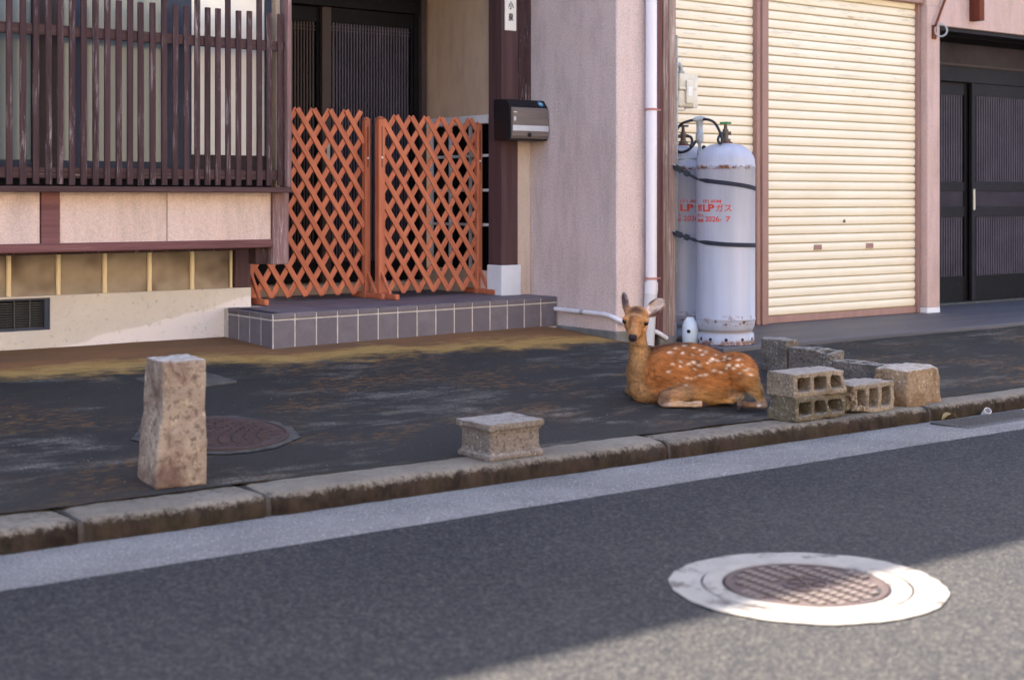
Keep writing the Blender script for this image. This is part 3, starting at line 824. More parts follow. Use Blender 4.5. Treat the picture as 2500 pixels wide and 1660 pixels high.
dd('threshold', PX1, xr, .133, .15, D2-.05, D2+.10, STEEL_DARK)
dd('back_panel', PX1, xr, .14, LZ-.04, 8.43, 8.46)
xs_m = ux(2373, D2)
zs = [Z2(676), Z2(530), Z2(505), Z2(467), Z2(444), Z2(230)]
for (a, b, yo) in ((PX1, xs_m-.003, .045), (xs_m, xs_m+1.0, 0.0), (xs_m+1.02, xr, .045)):
    y = D2+yo; sw = .055 if yo == 0 else .02
    dd('stile', a, a+sw, .15, 2.214, y, y+.035, DOOR_SLATE)
    dd('stile', b-.05, b, .15, 2.214, y, y+.035, DOOR_BLACK)
    a2, b2 = a+sw, b-.05
    dd('bottom_panel', a2, b2, .15, zs[0], y+.003, y+.03)
    dd('middle_rail', a2, b2, zs[1], zs[2], y+.002, y+.033, DOOR_SLATE)
    dd('middle_rail', a2, b2, zs[3], zs[4], y+.002, y+.033, DOOR_SLATE)
    dd('top_rail', a2, b2, zs[5], 2.214, y+.002, y+.033, DOOR_SLATE)
    dd('glass_pane', a2, b2, zs[0], zs[5], y+.024, y+.029, GLASS_DARK)
    bm = bmesh.new(); n = int((b2-a2)/.037)
    for k in range(1, n):
        xx = a2+(b2-a2)*k/n
        for (p, q) in ((zs[0], zs[1]), (zs[4], zs[5])): box(bm, xx-.0085, xx+.0085, y+.006, y+.023, p+.001, q-.001)
    n = int((b2-a2)/.019)
    for k in range(1, n):
        xx = a2+(b2-a2)*k/n; box(bm, xx-.0035, xx+.0035, y+.008, y+.023, zs[2]+.001, zs[3]-.001)
    part('door_bars', bm, DOOR_BAR, d2, kind='stuff')
bm = bbox(xs_m+.018, xs_m+.045, D2-.006, D2+.001, zv(2381, 513, D2), zv(2381, 462, D2), .002)
part('pull_plate', bm, PALE_PLASTIC, d2)
# rusty bracket with a ring, and a short hanging timber
br = empty('wall_bracket', (10.4, 7.73, 2.6), 'rusty iron ring and rod fixed to the pink pilaster', 'bracket')
rc = Vector((ux(2297, 7.72), 7.72, zv(2297, 75, 7.72)))
part('rod', (lambda b: (tube(b, [(ux(2284, 7.735), 7.735, zv(2284, 64, 7.735)), (ux(2296, 7.735), 7.735, zv(2296, 30, 7.735)), (ux(2312, 7.735), 7.735, zv(2312, -12, 7.735))], .011, 8), b)[-1])(bmesh.new()), RUST, br, 60)
part('mount', bbox(ux(2279, 7.75), ux(2287, 7.75), 7.748, 7.772, zv(2283, 96, 7.75), zv(2283, 62, 7.75), .003), RUST, br)
bm = bmesh.new(); tube(bm, [rc + Vector((.056*math.cos(a)*.8, -.03*math.cos(a), .052*math.sin(a))) for a in np.linspace(0, 2*math.pi, 33)], .008, 8)
part('ring', bm, GALV, br, 60)
ht = hx = None
tm = part('hanging_timber', bbox(ux(2392, 7.66), ux(2404, 7.66), 7.66, 7.772, zv(2395, 50, 7.66), 3.1, .004), WOOD_RED, H2)

# ================================================================== house across the street (seen only in the glass, lights the shade)
H3 = empty('house', (6, -2.6, -.1), 'cream house across the street facing the lattice window', 'house')
part('wall', bbox(5.5, 22, -6, -2.6, -.16, 5.2), OPP_WALL, H3)
for x in (11.4, 14.6, 18.0):
    wv = part('window', bbox(x, x+1.6, -2.6, -2.56, 1.0, 2.1), FRAME_GREY, H3)
    part('pane', bbox(x+.06, x+1.54, -2.562, -2.552, 1.06, 2.04), GLASS_DARK, wv)
bm = bmesh.new(); extrude_x(bm, [(-2.2, 5.2), (-4.6, 6.4), (-7, 5.2), (-7, 5.1), (-4.6, 6.25), (-2.2, 5.1)], 5.2, 22.4); part('roof', bm, ROOFTILE, H3)
H4 = empty('house', (-3, -2.8, -.1), 'pale house across the street beside the tall cream one', 'house')
part('wall', bbox(-14, 4.3, -6.5, -2.9, -.16, 4.6), OPP_WALL, H4)
for x in (-9, -5, -1):
    wv = part('window', bbox(x, x+1.5, -2.9, -2.86, .9, 2.1), FRAME_GREY, H4)
    part('pane', bbox(x+.06, x+1.44, -2.862, -2.852, .96, 2.04), GLASS_DARK, wv)
bm = bmesh.new(); extrude_x(bm, [(-2.5, 4.6), (-4.8, 5.9), (-7, 4.6), (-7, 4.5), (-4.8, 5.75), (-2.5, 4.5)], -14.4, 4.6); part('roof', bm, ROOFTILE, H4)

# ================================================================== things at the entrance
def trellis(root, xa, ya, xb, yb_, z0, z1, x_off, posts, peak_pitch=.1275):
    """expanding trellis between two ends; local x along the panel"""
    d = Vector((xb-xa, yb_-ya, 0)); Ln = d.length; an = math.atan2(d.y, d.x)
    H = z1-z0; slope = H/(6.5*peak_pitch); run = H/slope; wd = .037
    mesh_cache = {}
    def strip(xc0, zc0, xc1, zc1, yy):
        ln = math.hypot(xc1-xc0, zc1-zc0)
        if ln < .06: return
        key = round(ln, 3)
        if key not in mesh_cache:
            bm = bmesh.new(); box(bm, -wd/2, wd/2, -.005, .005, -ln/2, ln/2, .002); mesh_cache[key] = mesh_of(bm, 'strip')
        a = math.atan2(xc1-xc0, zc1-zc0)
        mid = Vector(((xc0+xc1)/2, yy, (zc0+zc1)/2))
        o = link('strip', mesh_cache[key], WOOD_TRELLIS, root, mid, (0, a, 0))
    k = -8
    while True:
        xt = x_off + k*peak_pitch; k += 1          # top of a strip
        if xt - run > Ln + .02: break
        for sgn, yy in ((1, -.006), (-1, .006)):   # front layer leans one way, back layer the other
            a = (xt, H); b = (xt + sgn*run, 0.0)
            x0_, x1_ = min(a[0], b[0]), max(a[0], b[0])
            if x1_ < .03 or x0_ > Ln-.03: continue
            def clip(p, q):
                if p[0] < 0: t = (0-p[0])/(q[0]-p[0]); p = (0, p[1]+(q[1]-p[1])*t)
                if p[0] > Ln: t = (Ln-p[0])/(q[0]-p[0]); p = (Ln, p[1]+(q[1]-p[1])*t)
                return p
            a2 = clip(a, b); b2 = clip(b, a)
            strip(b2[0], b2[1] + z0 - root.location.z, a2[0], a2[1] + z0 - root.location.z, yy)
    root.rotation_euler = (0, 0, an)
    return Ln
def lpart(name, bm, mat, root, smooth=None):
    me = mesh_of(bm, name, smooth); return link(name, me, mat, root)
def tpost(root, x, z0, z1, w=.030, d=.045, foot=True, slot=True):
    bm = bmesh.new(); box(bm, x-w/2, x+w/2, -d/2, d/2, z0, z1, .003)
    vs = [v for v in bm.verts if v.co.z > z1-.02]
    p = lpart('post', bm, WOOD_TRELLIS, root)
    bm = bmesh.new(); r = bmesh.ops.create_cone(bm, cap_ends=True, segments=4, radius1=w*.78, radius2=.006, depth=.018)
    bmesh.ops.rotate(bm, verts=bm.verts, cent=(0, 0, 0), matrix=Matrix.Rotation(math.pi/4, 3, 'Z'))
    for v in bm.verts: v.co += Vector((x, 0, z1+.010))
    lpart('post_cap', bm, WOOD_TRELLIS, root)
    if slot:
        lpart('slot', bbox(x-.003, x+.003, -d/2-.0015, -d/2+.004, z1-.33, z1-.05), BOX_BLACK, root)
        bm = bmesh.new(); lathe(bm, [(.008, 0), (.008, .004), (.004, .007)], 12)
        bmesh.ops.rotate(bm, verts=bm.verts, cent=(0, 0, 0), matrix=Matrix.Rotation(math.pi/2, 3, 'X'))
        for v in bm.verts: v.co += Vector((x, -d/2-.001, z1-.265))
        lpart('knob', bm, KNOB, root, 50)
    if foot:
        bm = bmesh.new(); box(bm, x-.017, x+.017, -.22, .16, 0, .040, .010, 2); lpart('foot', bm, WOOD_TRELLIS, root)
        bm = bmesh.new()
        vs = box(bm, x-.010, x+.010, -.015, .015, .03, .20, .003)
        for v in bm.verts: v.co.y -= .02 + (.20-v.co.z)*.75 - 0.02
        lpart('brace', bm, WOOD_TRELLIS, root)
t1 = empty('trellis_fence', (4.27, 8.53, SZ), 'brown wooden expanding trellis fence partly behind the lattice bay', 'fence')
l1 = trellis(t1, 4.27, 8.53, 5.125, 8.56, .47, 1.722, ux(727, 8.53)-4.27, None)
tpost(t1, l1+.02, .0, 1.663-SZ, .045); tpost(t1, -.02, 0, 1.663-SZ, slot=False)
t2 = empty('trellis_fence', (5.205, 8.44, SZ), 'brown wooden expanding trellis fence reaching to the purple post under the mailbox', 'fence')
l2 = trellis(t2, 5.205, 8.44, 6.01, 8.46, .47, 1.692, ux(965, 8.45)-5.205, None)
tpost(t2, -.022, 0, 1.665-SZ, .052, .05); tpost(t2, l2+.014, 0, 1.655-SZ, .044)

# mailbox
mb = empty('mailbox', (6.1, 8.1, 1.55), 'black and bronze wall mailbox with silver label strip on the purple post', 'mailbox')
mx0, mx1 = ux(1247, 7.97), 6.288; mz0, mz1 = zv(1290, 343, 7.97), zv(1290, 242, 7.97)
bm = bmesh.new()
H_ = mz1-mz0
pr = [(8.172, 0), (7.985, 0), (7.985, H_*.82), (8.025, H_*.985), (8.172, H_)]
extrude_x(bm, pr, mx0, mx1, 1); 
for v in bm.verts: v.co.z += mz0
bmesh.ops.bevel(bm, geom=bm.edges[:], offset=.004, segments=2, affect='EDGES')
part('case', bm, BOX_BLACK, mb, 40)
bm = bmesh.new()
pr = [(7.984, .012), (7.966, .03), (7.962, H_*.5), (7.966, H_*.74), (7.984, H_*.79)]
extrude_x(bm, pr, mx0+.012, mx1-.012, 1)
for v in bm.verts: v.co.z += mz0
part('front_flap', bm, BOX_BRONZE, mb, 40)
part('label_strip', bbox(mx0+.012, mx1-.012, 7.9585, 7.968, mz0+H_*.22, mz0+H_*.355, .001), BOX_SILVER, mb)
bm = bmesh.new(); lathe(bm, [(.016, 0), (.016, .008), (.010, .012)], 16); bmesh.ops.rotate(bm, verts=bm.verts, cent=(0, 0, 0), matrix=Matrix.Rotation(math.pi/2, 3, 'X'))
for v in bm.verts: v.co += Vector(((mx0+mx1)/2-.01, 7.968, mz0+.038))
part('lock_knob', bm, BOX_BLACK, mb, 50)
part('maker_mark', bbox(mx0+.022, mx0+.048, 7.9605, 7.965, mz0+H_*.66, mz0+H_*.68), STICK_W, mb)
part('name_tag', bbox(mx0+.022, mx0+.040, 7.9605, 7.965, mz0+H_*.46, mz0+H_*.56), BOX_SILVER, mb)
sc_ = Vector((mx1-.052, 8.005, mz0+H_*.895)); tilt = math.atan2(.04, H_*.165)
for (nm, r0, mat, off) in (('sticker', .022, STICK_B, 0), ('sticker_band', .014, STICK_Y, .0012)):
    bm = bmesh.new(); lathe(bm, [(r0, 0), (r0, .002)], 20)
    if nm == 'sticker_band':
        for v in bm.verts: v.co.y *= .45
    bmesh.ops.rotate(bm, verts=bm.verts, cent=(0, 0, 0), matrix=Matrix.Rotation(math.pi/2-tilt, 3, 'X'))
    for v in bm.verts: v.co += sc_ + Vector((0, -.004-off, 0))
    part(nm, bm, mat, mb)

# lettering
def text_mesh(s, size, bold=0.0, ext=.0006):
    cu = bpy.data.curves.new('lettering', 'FONT'); cu.body = s; cu.size = size; cu.extrude = ext; cu.offset = bold
    cu.align_x = 'LEFT'
    o = bpy.data.objects.new('lettering', cu); COL.objects.link(o)
    dg = bpy.context.evaluated_depsgraph_get(); dg.update()
    me = bpy.data.meshes.new_from_object(o.evaluated_get(dg))
    bpy.data.objects.remove(o); return me
def fit_text(s, width, height, bold=0.0):
    me = text_mesh(s, .1, bold)
    co = np.array([v.co[:] for v in me.vertices]); lo, hi = co.min(0), co.max(0)
    for v in me.vertices:
        v.co.x = (v.co.x-lo[0])/(hi[0]-lo[0])*width; v.co.y = (v.co.y-lo[1])/(hi[1]-lo[1])*height
    return me
np_x0, np_x1 = ux(1234, PY-.01), ux(1261, PY-.01); npz = zv(1247, 76, PY)
npl = empty('nameplate', ((np_x0+np_x1)/2, PY-.008, npz), 'white upright nameplate with black brush characters high on the purple post', 'nameplate')
part('plate', bbox(np_x0, np_x1, PY-.009, PY+.002, npz, npz+.34, .002), PLATE, npl)
for ch, v_ in (('小', 15), ('泉', 43)):
    me = fit_text(ch, .047, .056, .0028); z = zv(1247, v_, PY)
    piece('character', me, INK, npl, ((np_x0+np_x1)/2-.0235, PY-.0095, z-.028), (math.pi/2, 0, 0))

# drainage
dpn = empty('downpipe', (6.8, 7.44, .12), 'white plastic downpipe on the front of the pink wing wall', 'downpipe')
dy = WFY-.05; X1 = ux(1590, dy)
bm = bmesh.new(); tube(bm, [(X1, dy, zv(1590, 692, dy)), (X1, dy, 3.0)], .038, 24); part('upper_pipe', bm, PVC, dpn, 50)
zc = zv(1590, 700, dy); xb = ux(1581, dy)
bm = bmesh.new(); tube(bm, [(X1, dy, zc+.03), (X1, dy, zc-.02), (X1-.004, dy, zc-.05)], [.045, .045, .043], 24); part('socket', bm, PVC, dpn, 50)
bm = bmesh.new(); tube(bm, [(X1-.003, dy, zc-.04), (xb, dy, gh(xb, dy)-.03)], .0425, 24); part('lower_pipe', bm, PVC_GREY, dpn, 50)
for v_ in (268, 680):
    z = zv(1590, v_, dy); bm = bmesh.new(); lathe(bm, [(.039, -.008), (.0415, -.008), (.0415, .008), (.039, .008)], 24, (X1, dy, z), close=False)
    box(bm, X1+.036, X1+.085, dy-.004, dy+.004, z-.005, z+.005); box(bm, X1-.05, X1-.036, dy-.004, dy+.012, z-.005, z+.005)
    part('pipe_clamp', bm, PINK_CLAMP, dpn, 50)
dr = empty('drain_pipe', (6.45, 7.8, .25), 'thin white plastic drain pipe running along the foot of the pink wall', 'pipe')
pts = [(6.262, 7.98, .352), (6.262, 7.78, .348), (6.262, 7.42, .346), (6.262, 7.32, .343), (6.266, 7.25, .330), (6.30, 7.205, .305), (6.42, 7.205, .27), (6.60, 7.20, .22), (6.70, 7.20, .17)]
bm = bmesh.new(); tube(bm, bez(pts, 6), .016, 14); part('pipe', bm, PVC, dr, 60)
bm = bmesh.new(); tube(bm, [(6.262, 7.585, .347), (6.262, 7.55, .3468)], .0178, 14); part('joint', bm, GALV, dr, 60)

# ================================================================== gas corner
def pt(u, v, Y): return Vector((ux(u, Y), Y, zv(u, v, Y)))
PZ = .132; CR = .20
def gas_cylinder(c, label, t0, full=True):
    E = empty('gas_cylinder', (c[0], c[1], PZ), label, 'gas cylinder')
    cc = (c[0], c[1], PZ)
    bm = bmesh.new()
    prof = [(.165, .074), (.182, .092), (.194, .118), (.1995, .15), (CR, .165), (.2035, .170), (.2035, .176), (CR, .181), (CR, 1.198), (.2030, 1.202), (.2030, 1.208), (CR, 1.212)]
    prof += [(CR*math.cos(a)**.75 if a < 1.5 else 0.03, 1.225 + .14*math.sin(a)) for a in np.linspace(.12, 1.42, 12)] + [(.0, 1.366)]
    lathe(bm, prof, 72, cc, close=False); part('body', bm, CYL, E, 40, origin=cc)
    bm = bmesh.new(); lathe(bm, [(.178, 0), (.189, 0), (.194, .006), (.192, .07), (.176, .088), (.165, .088), (.172, .06), (.178, .006), (.178, 0)], 72, cc, close=False)
    fr_ = part('foot_ring', bm, CYL, E, 40, origin=cc)
    n = Vector((-c[0], -c[1], 0)).normalized(); r = Vector((-n.y, n.x, 0)); r = r if r.dot(Vector((CS, -SN, 0))) > 0 else -r
    for th in (-1.0, -.55, .02, .62, 1.15):
        d = n*math.cos(th) + r*math.sin(th)
        bm = bmesh.new(); bmesh.ops.create_cone(bm, cap_ends=True, segments=14, radius1=.011, radius2=.011, depth=.004)
        q = d.to_track_quat('Z', 'Y').to_matrix()
        for v in bm.verts: v.co = q @ v.co + Vector((c[0], c[1], PZ+.04)) + d*.1925
        part('vent_hole', bm, BOX_BLACK, fr_)
    # valve
    V = part('valve', (lambda b: (lathe(b, [(.034, 0), (.034, .035), (.022, .037), (.018, .05), (.020, .06), (.020, .10), (.013, .104), (.010, .135)], 16, (c[0], c[1], PZ+1.358)), tube(b, [(c[0], c[1], PZ+1.432), Vector((c[0], c[1], PZ+1.432)) + r*.038], .013, 10), tube(b, [(c[0], c[1], PZ+1.43), Vector((c[0], c[1], PZ+1.43)) - r*.04], .014, 10), b)[-1])(bmesh.new()), BRASS, E, 50)
    bm = bmesh.new(); lathe(bm, [(.046, 0), (.048, .024), (.040, .030)], 24, (c[0], c[1], PZ+1.345)); part('neck_ring', bm, RUST, E, 50)
    bm = bmesh.new(); top = PZ+1.495
    rings = []
    m = 30
    lo = [bm.verts.new((c[0]+(.036+.004*math.cos(6*2*math.pi*i/m))*math.cos(2*math.pi*i/m), c[1]+(.036+.004*math.cos(6*2*math.pi*i/m))*math.sin(2*math.pi*i/m), top)) for i in range(m)]
    hi = [bm.verts.new((v.co.x, v.co.y, top+.014)) for v in lo]
    bm.faces.new(list(reversed(lo))); bm.faces.new(hi)
    for i in range(m): bm.faces.new((lo[i], lo[(i+1) % m], hi[(i+1) % m], hi[i]))
    part('handwheel', bm, GREEN if full else BRASS, E)
    # stencilled lettering
    rows = [('FP1.80M', -.834, .137, 1.0896, .022, .0008), ('LP', -.845, .093, 1.032, .0494, .0035), ('ガス', -.33, .107, 1.032, .0494, .0012), ('燃', -1.16, .052, 1.033, .048, .0006),
            ('充てん', -1.20, .080, .9935, .0247, .0006), ('期限', -1.18, .074, .958, .026, .0004), ('2026-', -.735, .122, .9634, .0368, .0015), ('7', .01, .030, .9634, .0368, .0015)]
    for s_, th0, wd, z0, hh, bold in rows:
        me = fit_text(s_, wd, hh, bold)
        for v in me.vertices:
            th = th0 + t0 + v.co.x/CR
            d = n*math.cos(th) + r*math.sin(th)
            rr = CR + .0012 + v.co.z
            v.co = Vector((d.x*rr, d.y*rr, z0 + v.co.y - PZ))
        link('lettering', me, RED_PAINT, E)
    return E
C1 = (7.051, 6.99); C2 = (7.094, 7.452)
gas_cylinder(C1, 'grey gas cylinder with green handwheel and red stencilled lettering', 0.0)
gas_cylinder(C2, 'grey gas cylinder tucked behind another one beside the weathered corner timber', .745, False)
# straps
def strap(za, zb, zc, zd, label):
    E = empty('strap', (7.05, 7.2, zc), label, 'strap', 'straps round the gas cylinders')
    n = Vector((-C1[0], -C1[1], 0)).normalized(); r = Vector((CS, -SN, 0)); r = (r - n*r.dot(n)).normalized()
    hook = pt(1643, 0, WFY-.03); path = []
    hook.z = za
    R = CR+.004
    th0 = -1.15
    p0 = Vector((*C1, 0)) + (n*math.cos(th0) + r*math.sin(th0))*R
    for k in range(9):
        t = k/9; q = hook.lerp(p0, t); q.z = za + (zb-za)*t; path.append((q, .55+.45*abs(2*t-1) if t > .4 else 1.0))
    for k in range(26):
        t = k/25; th = th0 + (2.5-th0)*t
        q = Vector((*C1, 0)) + (n*math.cos(th) + r*math.sin(th))*R
        tt = min(1, t*1.6); q.z = zb + (zc-zb)*min(1, t/.33) if t < .33 else zc + (zd-zc)*min(1, (t-.33)/.35)
        path.append((q, .35 + .65*min(1, t/.12) if t < .12 else 1.0))
    bm = bmesh.new(); prev = None; hw = .0145
    for i, (q, s_) in enumerate(path):
        nx = path[min(i+1, len(path)-1)][0] - path[max(i-1, 0)][0]; out = Vector((nx.y, -nx.x, 0)).normalized()
        ring = [bm.verts.new(q + Vector((0, 0, -hw*s_)) - out*.0012), bm.verts.new(q + Vector((0, 0, hw*s_)) - out*.0012), bm.verts.new(q + Vector((0, 0, hw*s_)) + out*.0012), bm.verts.new(q + Vector((0, 0, -hw*s_)) + out*.0012)]
        if prev:
            for k in range(4): bm.faces.new((prev[k], prev[(k+1) % 4], ring[(k+1) % 4], ring[k]))
        prev = ring
    bmesh.ops.recalc_face_normals(bm, faces=bm.faces[:])
    part('webbing', bm, STRAP, E)
    for i, sz in ((2, .026), (5, .018)):
        q = path[i][0]; bm = bmesh.new(); box(bm, -sz, sz, -.007, .007, -.020, .020, .004)
        dr_ = (path[i+1][0]-path[i][0]); a = math.atan2(dr_.y, dr_.x); sl = math.atan2(dr_.z, math.hypot(dr_.x, dr_.y))
        M_ = Matrix.Rotation(a, 3, 'Z') @ Matrix.Rotation(-sl, 3, 'Y')
        for v in bm.verts: v.co = M_ @ v.co + q
        part('buckle', bm, RUBBER, E)
    bm = bmesh.new(); tube(bm, [hook + Vector((-.006, .035, .012)), hook + Vector((-.004, -.012, .010)), hook + Vector((.012, -.014, 0)), hook + Vector((.02, -.01, -.006))], .004, 8); part('hook', bm, GALV, E)
strap(1.343, 1.250, 1.222, 1.187, 'upper black webbing strap holding the grey gas cylinders')
strap(.888, .830, .812, .803, 'lower black webbing strap holding the grey gas cylinders')
# steel caps taken off the cylinders
def cap_mesh():
    bm = bmesh.new(); lathe(bm, [(.052, 0), (.056, .004), (.056, .10), (.052, .13), (.042, .152), (.030, .163), (.026, .176), (.022, .178), (0, .179)], 28, close=False); lathe(bm, [(.052, 0), (.050, .09), (0, .10)], 28, close=False); return bm
for (x, y, lab, rot) in ((6.862, 7.138, 'white steel cylinder cap standing upright in front of the gas cylinders', None), (6.845, 7.335, 'white steel cylinder cap half hidden behind the weathered corner timber', None)):
    bm = cap_mesh()
    E = empty('cylinder_cap', (x, y, PZ if rot is None else gh(x, y)), lab, 'cap')
    if rot: bmesh.ops.rotate(bm, verts=bm.verts, cent=(0, 0, 0), matrix=Matrix.Rotation(-math.pi/2, 3, 'Y'))
    for v in bm.verts: v.co += Vector((x, y, E.location.z)) + (Vector((.07, 0, .056)) if rot else Vector((0, 0, 0)))
    part('shell', bm, WHITE_STEEL, E, 50)
    if rot is None:
        n = Vector((-.82, -.57, 0)).normalized(); bm = bmesh.new(); bmesh.ops.create_cone(bm, cap_ends=True, segments=14, radius1=.013, radius2=.013, depth=.004)
        q = n.to_track_quat('Z', 'Y').to_matrix()
        for v in bm.verts: v.co = q @ v.co + Vector((x, y, PZ+.085)) + n*.0555
        part('vent_hole', bm, BOX_BLACK, E)
# meter
gm = empty('gas_meter', (7.18, 7.52, 1.757), 'ivory gas meter with bent pipe mounted above the gas cylinders', 'gas meter')
gx0, gx1, gy = ux(1658, 7.5), ux(1702, 7.5), 7.50
part('body', bbox(gx0, gx1-.02, gy, gy+.12, 1.775, 1.90, .028, 4), METER, gm, 50)
part('upper_case', bbox(gx0, gx1-.022, gy-.006, gy+.12, 1.915, 2.014, .012, 3), METER, gm, 50)
part('flange', bbox(gx0-.004, gx1-.016, gy-.012, gy+.125, 1.898, 1.917, .004), METER, gm)
part('index_box', bbox(gx0+.055, gx1-.055, gy-.022, gy+.0, 1.80, 1.965, .008, 2), METER, gm, 50)
part('side_case', bbox(gx1-.045, gx1+.004, gy-.006, gy+.10, 1.77, 2.012, .010, 2), METER, gm, 50)
part('nameplate', bbox(gx0+.07, gx1-.07, gy-.0235, gy-.021, 1.855, 1.92), STICK_W, gm)
bm = bmesh.new(); tube(bm, bez([(6.74, 7.55, 2.085), (7.10, 7.55, 2.085), (7.155, 7.55, 2.07), (7.165, 7.55, 2.03), (7.165, 7.55, 2.0)], 5), .017, 12); part('pipe', bm, GALV, gm, 60)
bm = bmesh.new(); lathe(bm, [(.024, 0), (.027, .004), (.027, .018), (.024, .022)], 8, (7.165, 7.55, 2.014)); part('union_nut', bm, GALV, gm)
bm = bmesh.new(); tube(bm, bez([(7.20, 7.54, 1.78), (7.17, 7.52, 1.755), (7.10, 7.52, 1.75), (7.02, 7.53, 1.765)], 6), .004, 8); part('wire', bm, GALV, gm)
bm = bmesh.new(); tube(bm, [(6.885, 7.30, .60), (6.885, 7.30, 2.25)], .011, 12); tg = empty('conduit', (6.885, 7.30, .6), 'thin grey conduit on the side of the weathered corner timber', 'conduit'); part('pipe', bm, GALV, tg, 60)
for z in (.9, 1.5, 2.1): part('saddle', bbox(6.81, 6.898, 7.288, 7.312, z-.008, z+.008, .002), GALV, tg)
# regulator with hoses
rg = empty('gas_regulator', (7.1, 7.25, 1.36), 'grey regulator with black hoses joining the two gas cylinders', 'regulator')
A = pt(1708, 0, 7.25); ax, ay = A.x, A.y
bm = bmesh.new(); lathe(bm, [(.010, 1.335), (.012, 1.345), (.012, 1.42), (.017, 1.425), (.017, 1.455), (.012, 1.46), (.012, 1.50), (.024, 1.51), (.028, 1.53), (.028, 1.58), (.023, 1.585), (.023, 1.645), (.027, 1.65), (.027, 1.66), (.012, 1.665)], 16, (ax, ay, 0)); part('body', bm, GALV, rg, 50)
bm = bmesh.new(); tube(bm, [pt(1692, 294, 7.27), pt(1699, 292, 7.26), pt(1712, 290, 7.23), pt(1723, 291, 7.21)], [.012, .018, .020, .012], 12); part('manifold', bm, GALV, rg, 60)
bm = bmesh.new(); tube(bm, [pt(1653, 388, 7.34), pt(1708, 387, 7.25)], .010, 10); part('outlet_pipe', bm, GALV, rg, 60)
bm = bmesh.new(); bmesh.ops.create_uvsphere(bm, u_segments=12, v_segments=8, radius=.016)
for v in bm.verts: v.co += Vector((ax+.012, ay-.03, 1.475))
part('tap', bm, RUBBER, rg, 60)
for pts in ([(1716, 292, 7.22), (1730, 293, 7.16), (1745, 301, 7.06), (1757, 322, 6.97), (1763, 343, 6.93), (1758, 351, 6.93), (1753, 342, 6.94), (1757, 331, 6.97)],
            [(1696, 293, 7.27), (1682, 296, 7.30), (1666, 302, 7.33), (1655, 313, 7.38), (1648, 330, 7.42)],
            [(1699, 345, 7.24), (1690, 358, 7.25), (1676, 369, 7.28), (1660, 372, 7.33), (1650, 366, 7.40)],
            [(1679, 333, 7.33), (1687, 336, 7.28), (1690, 347, 7.25), (1686, 358, 7.24)]):
    bm = bmesh.new(); tube(bm, bez([pt(*p) for p in pts], 6), .0095, 10); part('hose', bm, RUBBER, rg, 60)

# ================================================================== street ironwork
def disc_sheet(bm, cx, cy, r0, r1, zf, n=160, wob=0.0, z=0.0, seed=0):
    a = []; b = []
    for i in range(n):
        t = 2*math.pi*i/n; ww = 1 + wob*nz(math.cos(t)*3+seed, math.sin(t)*3, 0, 1) + wob*.6*nz(math.cos(t)*9+seed, math.sin(t)*9, 0, 1)
        for lst, rr in ((a, r0), (b, r1*ww)):
            x, y = cx + rr*math.cos(t), cy + rr*math.sin(t); lst.append(bm.verts.new((x, y, zf(x, y)+z)))
    for i in range(n): bm.faces.new((a[i], b[i], b[(i+1) % n], a[(i+1) % n]))
MX, MY = 3.313, 2.945
mh = empty('manhole', (MX, MY, RZ(MX, MY)), 'round iron manhole cover with white painted ring on the road', 'manhole')
rzz = lambda x, y: RZ(MX, MY)
bm = bmesh.new(); disc_sheet(bm, MX, MY, .316, .412, RZ, wob=.022, z=.0045, seed=4); part('painted_ring', bm, ROADPAINT, mh)
bm = bmesh.new(); lathe(bm, [(.316, -.01), (.312, .000), (.308, .0075), (.300, .009), (.258, .009), (.252, .004), (.252, -.02)], 72, (MX, MY, RZ(MX, MY)), close=False); part('frame', bm, ROADPAINT, mh, 40)
bm = bmesh.new(); lathe(bm, [(.243, -.012), (.243, .006), (.238, .0075), (.226, .0075), (.222, .002), (0, .002)], 72, (MX, MY, RZ(MX, MY)), close=False); part('cover', bm, IRON, mh, 40)
cov = mh.children[-1]
bm = bmesh.new(); st = .040; yaw2 = math.radians(-6)
for i in range(-5, 6):
    for j in range(-8, 9):
        x, y = i*.052, j*.029
        if x*x+y*y > .211**2 or (x*x + y*y < .085**2): continue
        x2, y2 = x*math.cos(yaw2)-y*math.sin(yaw2), x*math.sin(yaw2)+y*math.cos(yaw2)
        bmesh.ops.create_cube(bm, size=1, matrix=Matrix.Translation((MX+x2, MY+y2, RZ(MX, MY)+.0045)) @ Matrix.Rotation(yaw2, 4, 'Z') @ Matrix.Diagonal((.031, .019, .007, 1)))
part('raised_studs', bm, IRON_PALE, cov, kind='stuff')
bm = bmesh.new(); lathe(bm, [(.072, 0), (.072, .006), (.062, .007), (.062, .003), (0, .003)], 40, (MX, MY, RZ(MX, MY)), close=False)
for k in range(6):
    a = k*math.pi/3; bmesh.ops.create_cube(bm, size=1, matrix=Matrix.Translation((MX+.035*math.cos(a), MY+.035*math.sin(a), RZ(MX, MY)+.0045)) @ Matrix.Rotation(a, 4, 'Z') @ Matrix.Diagonal((.045, .009, .006, 1)))
part('emblem', bm, IRON, cov)
